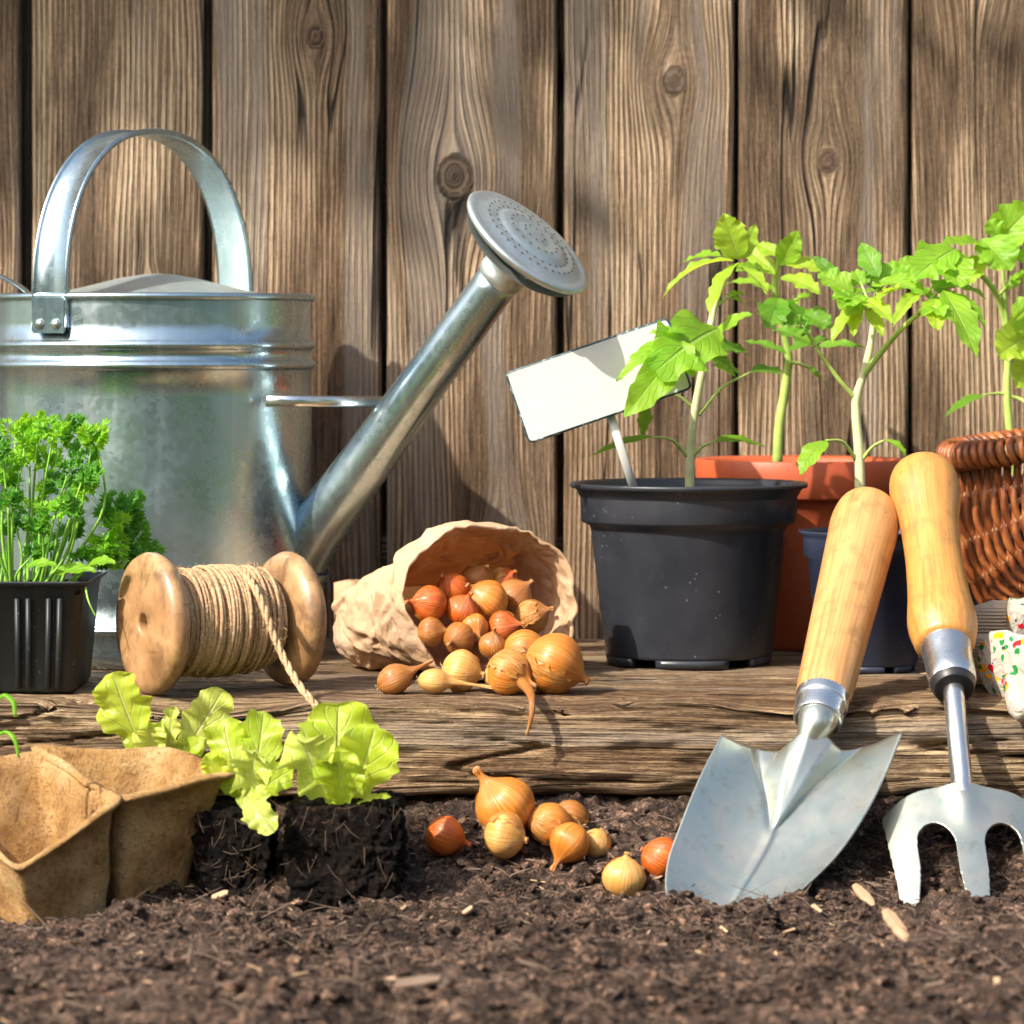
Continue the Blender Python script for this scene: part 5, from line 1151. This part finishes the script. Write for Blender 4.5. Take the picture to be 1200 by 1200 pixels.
gx = [1030 + 200 * i / 200 for i in range(201)]; gy = [912 + 190 * j / 190 for j in range(191)]; vid = {}
def fpos(px, py):
    u = (px - 1130); vv = (py - 940); y = -.380 - .00050 * vv + .000006 * u * u * .25 - .0045 * math.exp(-(u / 17) ** 2) * sm((985 - py) / 60)
    y -= .006 * math.sin(min(1, max(0, vv) / 120) * PI / 2) * 0
    q = P(px + vv * .14, py, -.380 - .00045 * vv); q.y = y; return q
def gv(i, j):
    if (i, j) not in vid: vid[(i, j)] = len(mb.v); mb.v.append(fpos(gx[i], gy[j])); mb.uv.append((0, 0))
    return vid[(i, j)]
for i in range(200):
    for j in range(190):
        if inside((gx[i] + gx[i + 1]) / 2, (gy[j] + gy[j + 1]) / 2): mb.f.append((gv(i, j), gv(i, j + 1), gv(i + 1, j + 1), gv(i + 1, j)))
o = mb.build('tines', M['blade'], fk); mod(o, 'SMOOTH', iterations=6, factor=.5); mod(o, 'SOLIDIFY', thickness=.0026, offset=0)

# ================================================================ wicker basket
KX, KY = (1302 - 600) * S(-.0), .0
KA, KB, KH, KZ = .122, .098, .145, .150
bas = thing('wicker_basket', 'reddish brown woven wicker basket standing at the right end of the shelf', 'basket', (KX, KY, 0))
ribn = 13
def bowl(u, th):          # u: -1..1 front(-)/back(+), th: 0..pi left to right
    s = 1 - .88 * abs(u) ** 1.5
    c, s2 = math.cos(th), math.sin(th)
    return V(KX - KA * s * math.copysign(abs(c) ** .72, c), KY + KB * u, KZ - KH * s * s2 ** .8)
nw = 64
for k in range(nw):
    u = -1 + 2 * (k + .5) / nw; u = math.copysign(abs(u) ** .8, u); pts = []
    n = 130
    for i in range(n + 1):
        th = PI * i / n; p = bowl(u, th); e = .004; c = V(KX, KY, KZ); dn = (p - c).normalized()
        w = .0026 * math.cos(ribn * th + (PI if k % 2 else 0)); pts.append(p + dn * w)
    if k > nw * .72: continue
    mb = MB(); r_ = .0025 + .0008 * rnd.random(); v, f, uu = tube(pts, r_, 7); mb.add(v, f, uu); o = mb.build('weaver', M['wick'], bas)
for k in range(nw):
    pass
for k in range(ribn):
    th = PI * (k + .5) / ribn; pts = [bowl(-.985 + 1.97 * i / 30, th) for i in range(31)]
    mb = MB(); v, f, uu = tube(pts, .0024, 8); mb.add(v, f, uu); mb.build('rib', M['cane'], bas)
mb = MB(); v_ = []
def rimpt(a): return V(KX - KA * 1.0 * math.copysign(abs(math.cos(a)) ** .8, math.cos(a)), KY + (KB * .80) * math.copysign(abs(math.sin(a)) ** .8, math.sin(a)), KZ + .004 + .014 * (1 - abs(math.cos(a))) ** 1.0)
rp_ = [rimpt(2 * PI * i / 120) for i in range(121)]; v, f, uu = tube(rp_, .0062, 10); mb.add(v, f, uu); mb.build('rim_core', M['cane'], bas)
mb = MB(); pts = []; N_ = 3600; turns = 78
cl = rp_; fr = frames(cl)
for i in range(N_ + 1):
    t = i / N_ * 119.999; k = int(t); q = t - k; c = cl[k] * (1 - q) + cl[k + 1] * q; t_, X_, Y_ = fr[k]; a = 2 * PI * turns * i / N_; pts.append(c + X_ * math.cos(a) * .0085 + Y_ * math.sin(a) * .0085)
v, f, uu = tube(pts, .0030, 7); mb.add(v, f, [(p[0], p[1] * 60 % 1) for p in uu]); mb.build('rim_wrapping', M['wick'], bas)

# ================================================================ gloves
def glove(name, label, org, xd, zd, seed, sc=1.0):
    """cuff at org, hand running along xd, width along zd"""
    t = thing('garden_glove', label, 'glove', (org.x, org.y, max(org.z - .012, -.02)), 'floral garden gloves beside the basket'); nd = xd.cross(zd).normalized(); mb = MB()
    def sweep(path, ws, hs, name, mat, seg=36):
        mb = MB(); n = len(path)
        for i, (p, w, h) in enumerate(zip(path, ws, hs)):
            t_ = (path[min(n - 1, i + 1)] - path[max(0, i - 1)]).normalized(); z_ = (zd - t_ * zd.dot(t_)).normalized(); n_ = t_.cross(z_)
            for j in range(seg):
                a = 2 * PI * j / seg; c, s = math.cos(a), math.sin(a); q = p + z_ * math.copysign(abs(c) ** .8, c) * w + n_ * math.copysign(abs(s) ** .8, s) * h
                q += (q - p).normalized() * (.0028 * noise.noise(q * 38 + V(seed, 0, 0)) + .0022 * (.5 - abs(noise.noise(q * 75 + V(seed, 2, 0)))) + .0008 * noise.noise(q * 160)); mb.v.append(q); mb.uv.append((j / seg, i / n))
        mb.f = [(i * seg + j, i * seg + (j + 1) % seg, (i + 1) * seg + (j + 1) % seg, (i + 1) * seg + j) for i in range(n - 1) for j in range(seg)] + [tuple(reversed(range(seg))), tuple((n - 1) * seg + j for j in range(seg))]
        return mb.build(name, M[mat], t)
    return t, sweep
# upper glove, rolled up against the basket
o_ = P(1150, 737, -.19)
g1, sw = glove('g', 'floral garden glove lying on top with its ribbed cream cuff against the basket', P(1150, 740, -.19), V(1, 0, 0), V(0, 0, 1), 3.)
p = [P(x, yy, -.19) for x, yy in ((1138, 742), (1146, 738), (1160, 735), (1180, 733), (1196, 733), (1206, 733))]; sw(cat(p, 16), [.017 + .002 * math.sin(i) * .3 for i in range(16)], [.012] * 16, 'cuff', 'knit')
p = [P(x, yy, -.205) for x, yy in ((1180, 729), (1192, 728), (1215, 726), (1260, 722), (1290, 724))]; sw(cat(p, 24), [.006 + .010 * min(1, i / 3) for i in range(24)], [.006 + .011 * min(1, i / 3) for i in range(24)], 'palm', 'floral')
for k, (dz, l) in enumerate(((-.010, 50), (-.003, 62), (.004, 66), (.010, 56))):
    q = [P(1284, 724, -.205) + V(0, 0, dz), P(1284 + l * .5, 722, -.205) + V(0, -.004, dz * 1.3), P(1284 + l, 728, -.205) + V(0, -.002, dz * 1.5)]; sw(cat(q, 14), [.0062 * math.sqrt(max(.05, 1 - (i / 13.5) ** 4)) for i in range(14)], [.0062 * math.sqrt(max(.05, 1 - (i / 13.5) ** 4)) for i in range(14)], 'finger', 'floral', 18)
q = [P(1225, 738, -.215), P(1240, 755, -.23), P(1262, 760, -.235)]; sw(cat(q, 14), [.0075 * math.sqrt(max(.05, 1 - (i / 13.5) ** 4)) for i in range(14)], [.007 * math.sqrt(max(.05, 1 - (i / 13.5) ** 4)) for i in range(14)], 'thumb', 'floral', 18)
# lower glove spreads over the shelf edge
g2, sw = glove('g', 'floral garden glove underneath, hanging down over the shelf edge', P(1160, 790, -.27), V(1, 0, 0), V(0, 0, 1), 9.)
p = [P(1140, 775, -.225), P(1150, 774, -.235), P(1170, 773, -.25), P(1185, 772, -.26)]; sw(cat(p, 14), [.0165] * 14, [.013] * 14, 'cuff', 'knit')
p = [P(1150, 780, -.262), P(1162, 779, -.27), P(1180, 782, -.285), P(1210, 800, -.315), P(1240, 812, -.345)]; sw(cat(p, 24), [.008 + .0135 * min(1, i / 7) + .008 * i / 23 for i in range(24)], [.005 + .0035 * min(1, i / 4) for i in range(24)], 'palm', 'floral')
for k, (x1, y1, x2, y2) in enumerate(((1225, 840, 1212, 905), (1240, 845, 1235, 925), (1255, 840, 1262, 925), (1268, 830, 1290, 905))):
    q = [P(x1 - 6, y1 - 40, -.340), P(x1, y1, -.348), P(x2, y2, -.352)]; sw(cat(q, 16), [.0085 * math.sqrt(max(.05, 1 - (i / 15.5) ** 4)) for i in range(16)], [.0078 * math.sqrt(max(.05, 1 - (i / 15.5) ** 4)) for i in range(16)], 'finger', 'floral', 18)
q = [P(1190, 800, -.305), P(1198, 826, -.335), P(1203, 842, -.343)]; sw(cat(q, 16), [.0092 * math.sqrt(max(.05, 1 - (i / 15.5) ** 4)) for i in range(16)], [.008 * math.sqrt(max(.05, 1 - (i / 15.5) ** 4)) for i in range(16)], 'thumb', 'floral', 18)

# ================================================================ chips and twigs on the soil
def hit(px, py):
    """where the view line through a pixel meets the soil"""
    y = -1.0
    while y < -.33:
        q = P(px, py, y)
        if q.z <= soilz(q.x, y): return q
        y += .001
    return P(px, py, -.5)
def chip(px, py, lpx, ang, w, label, name='wood_chip', cc='wood chip'):
    q = hit(px, py); s = S(q.y); d = V(math.cos(ang), -.35, math.sin(ang)).normalized(); mb = MB(); L = lpx * s; W_ = w * s; sd = d.cross(V(0, -.5, .85)).normalized(); nn = sd.cross(d)
    n = 9
    for i in range(n + 1):
        t = i / n - .5; hw = W_ / 2 * (1 - .55 * abs(t * 2) ** 2.5) * (1 + .25 * noise.noise(V(i * .7, px, 1)))
        for a, b in ((-1, -.5), (-1, .5), (.1, .8), (1, .45), (1, -.5)): mb.v.append(q + V(0, 0, .004) + d * (L * t) + sd * a * hw + nn * b * W_ * .22 + nn * .0012 * math.sin(t * 3)); mb.uv.append((a * .1, t))
    mb.f = [(i * 5 + j, i * 5 + (j + 1) % 5, (i + 1) * 5 + (j + 1) % 5, (i + 1) * 5 + j) for i in range(n) for j in range(5)] + [(4, 3, 2, 1, 0), tuple(n * 5 + j for j in range(5))]
    o = mb.build(name, M['chip'] if 'twig' not in name else M['fibre'], origin=q, smooth=False); tag(o, label, cc)
chip(1050, 1092, 46, -1.0, 17, 'pale wood chip sticking up on the soil right of the trowel tip')
chip(1012, 1056, 34, -.9, 13, 'short wood chip on the soil between trowel and fork')
chip(548, 1074, 14, .2, 9, 'tiny yellowish wood chip on the soil below the left onions')
chip(258, 1056, 22, .1, 11, 'small flat chip on the soil at the foot of the shaded soil plug')
chip(222, 1130, 34, 1.2, 8, 'grey twig piece in the soil in front of the peat pots', 'twig', 'twig')
chip(480, 1160, 80, .12, 16, 'long dark twig half sunk in the blurred foreground soil', 'twig', 'twig')
chip(418, 1148, 40, 1.45, 9, 'short upright twig stub in the foreground soil', 'twig', 'twig')
# ================================================================ camera, light, world
cd = bpy.data.cameras.new('camera'); cam = bpy.data.objects.new('camera', cd); COL.objects.link(cam)
cam.location = (0, -D, HC); cam.rotation_euler = (PI / 2, 0, 0)
cd.sensor_width = 36; cd.lens = F / 1200 * 36; cd.shift_y = -(600 - HZ) / 1200; cd.clip_end = 200; cd.clip_start = .05
cd.dof.use_dof = True; cd.dof.focus_distance = 2.56; cd.dof.aperture_fstop = 11
SC.camera = cam; SC.render.resolution_x = 1024; SC.render.resolution_y = 1024
w = bpy.data.worlds.new('World'); SC.world = w; w.use_nodes = True; nt = w.node_tree
sky = nt.nodes.new('ShaderNodeTexSky'); sky.sky_type = 'NISHITA'; sky.sun_disc = False; sky.sun_elevation = SUN_EL
sky.sun_rotation = math.atan2(SD.x, SD.y); sky.air_density = 1.0; sky.dust_density = 4.0
bg = nt.nodes['Background']; nt.links.new(sky.outputs[0], bg.inputs[0]); bg.inputs[1].default_value = .15
sl = bpy.data.lights.new('sun', 'SUN'); sl.energy = 3.9; sl.angle = math.radians(.55); sl.color = (1, .93, .82)
so = bpy.data.objects.new('sun', sl); COL.objects.link(so); so.rotation_euler = SD.to_track_quat('Z', 'Y').to_euler()
SC.view_settings.view_transform = 'Standard'; SC.view_settings.look = 'None'; SC.view_settings.exposure = .86; SC.view_settings.gamma = 1
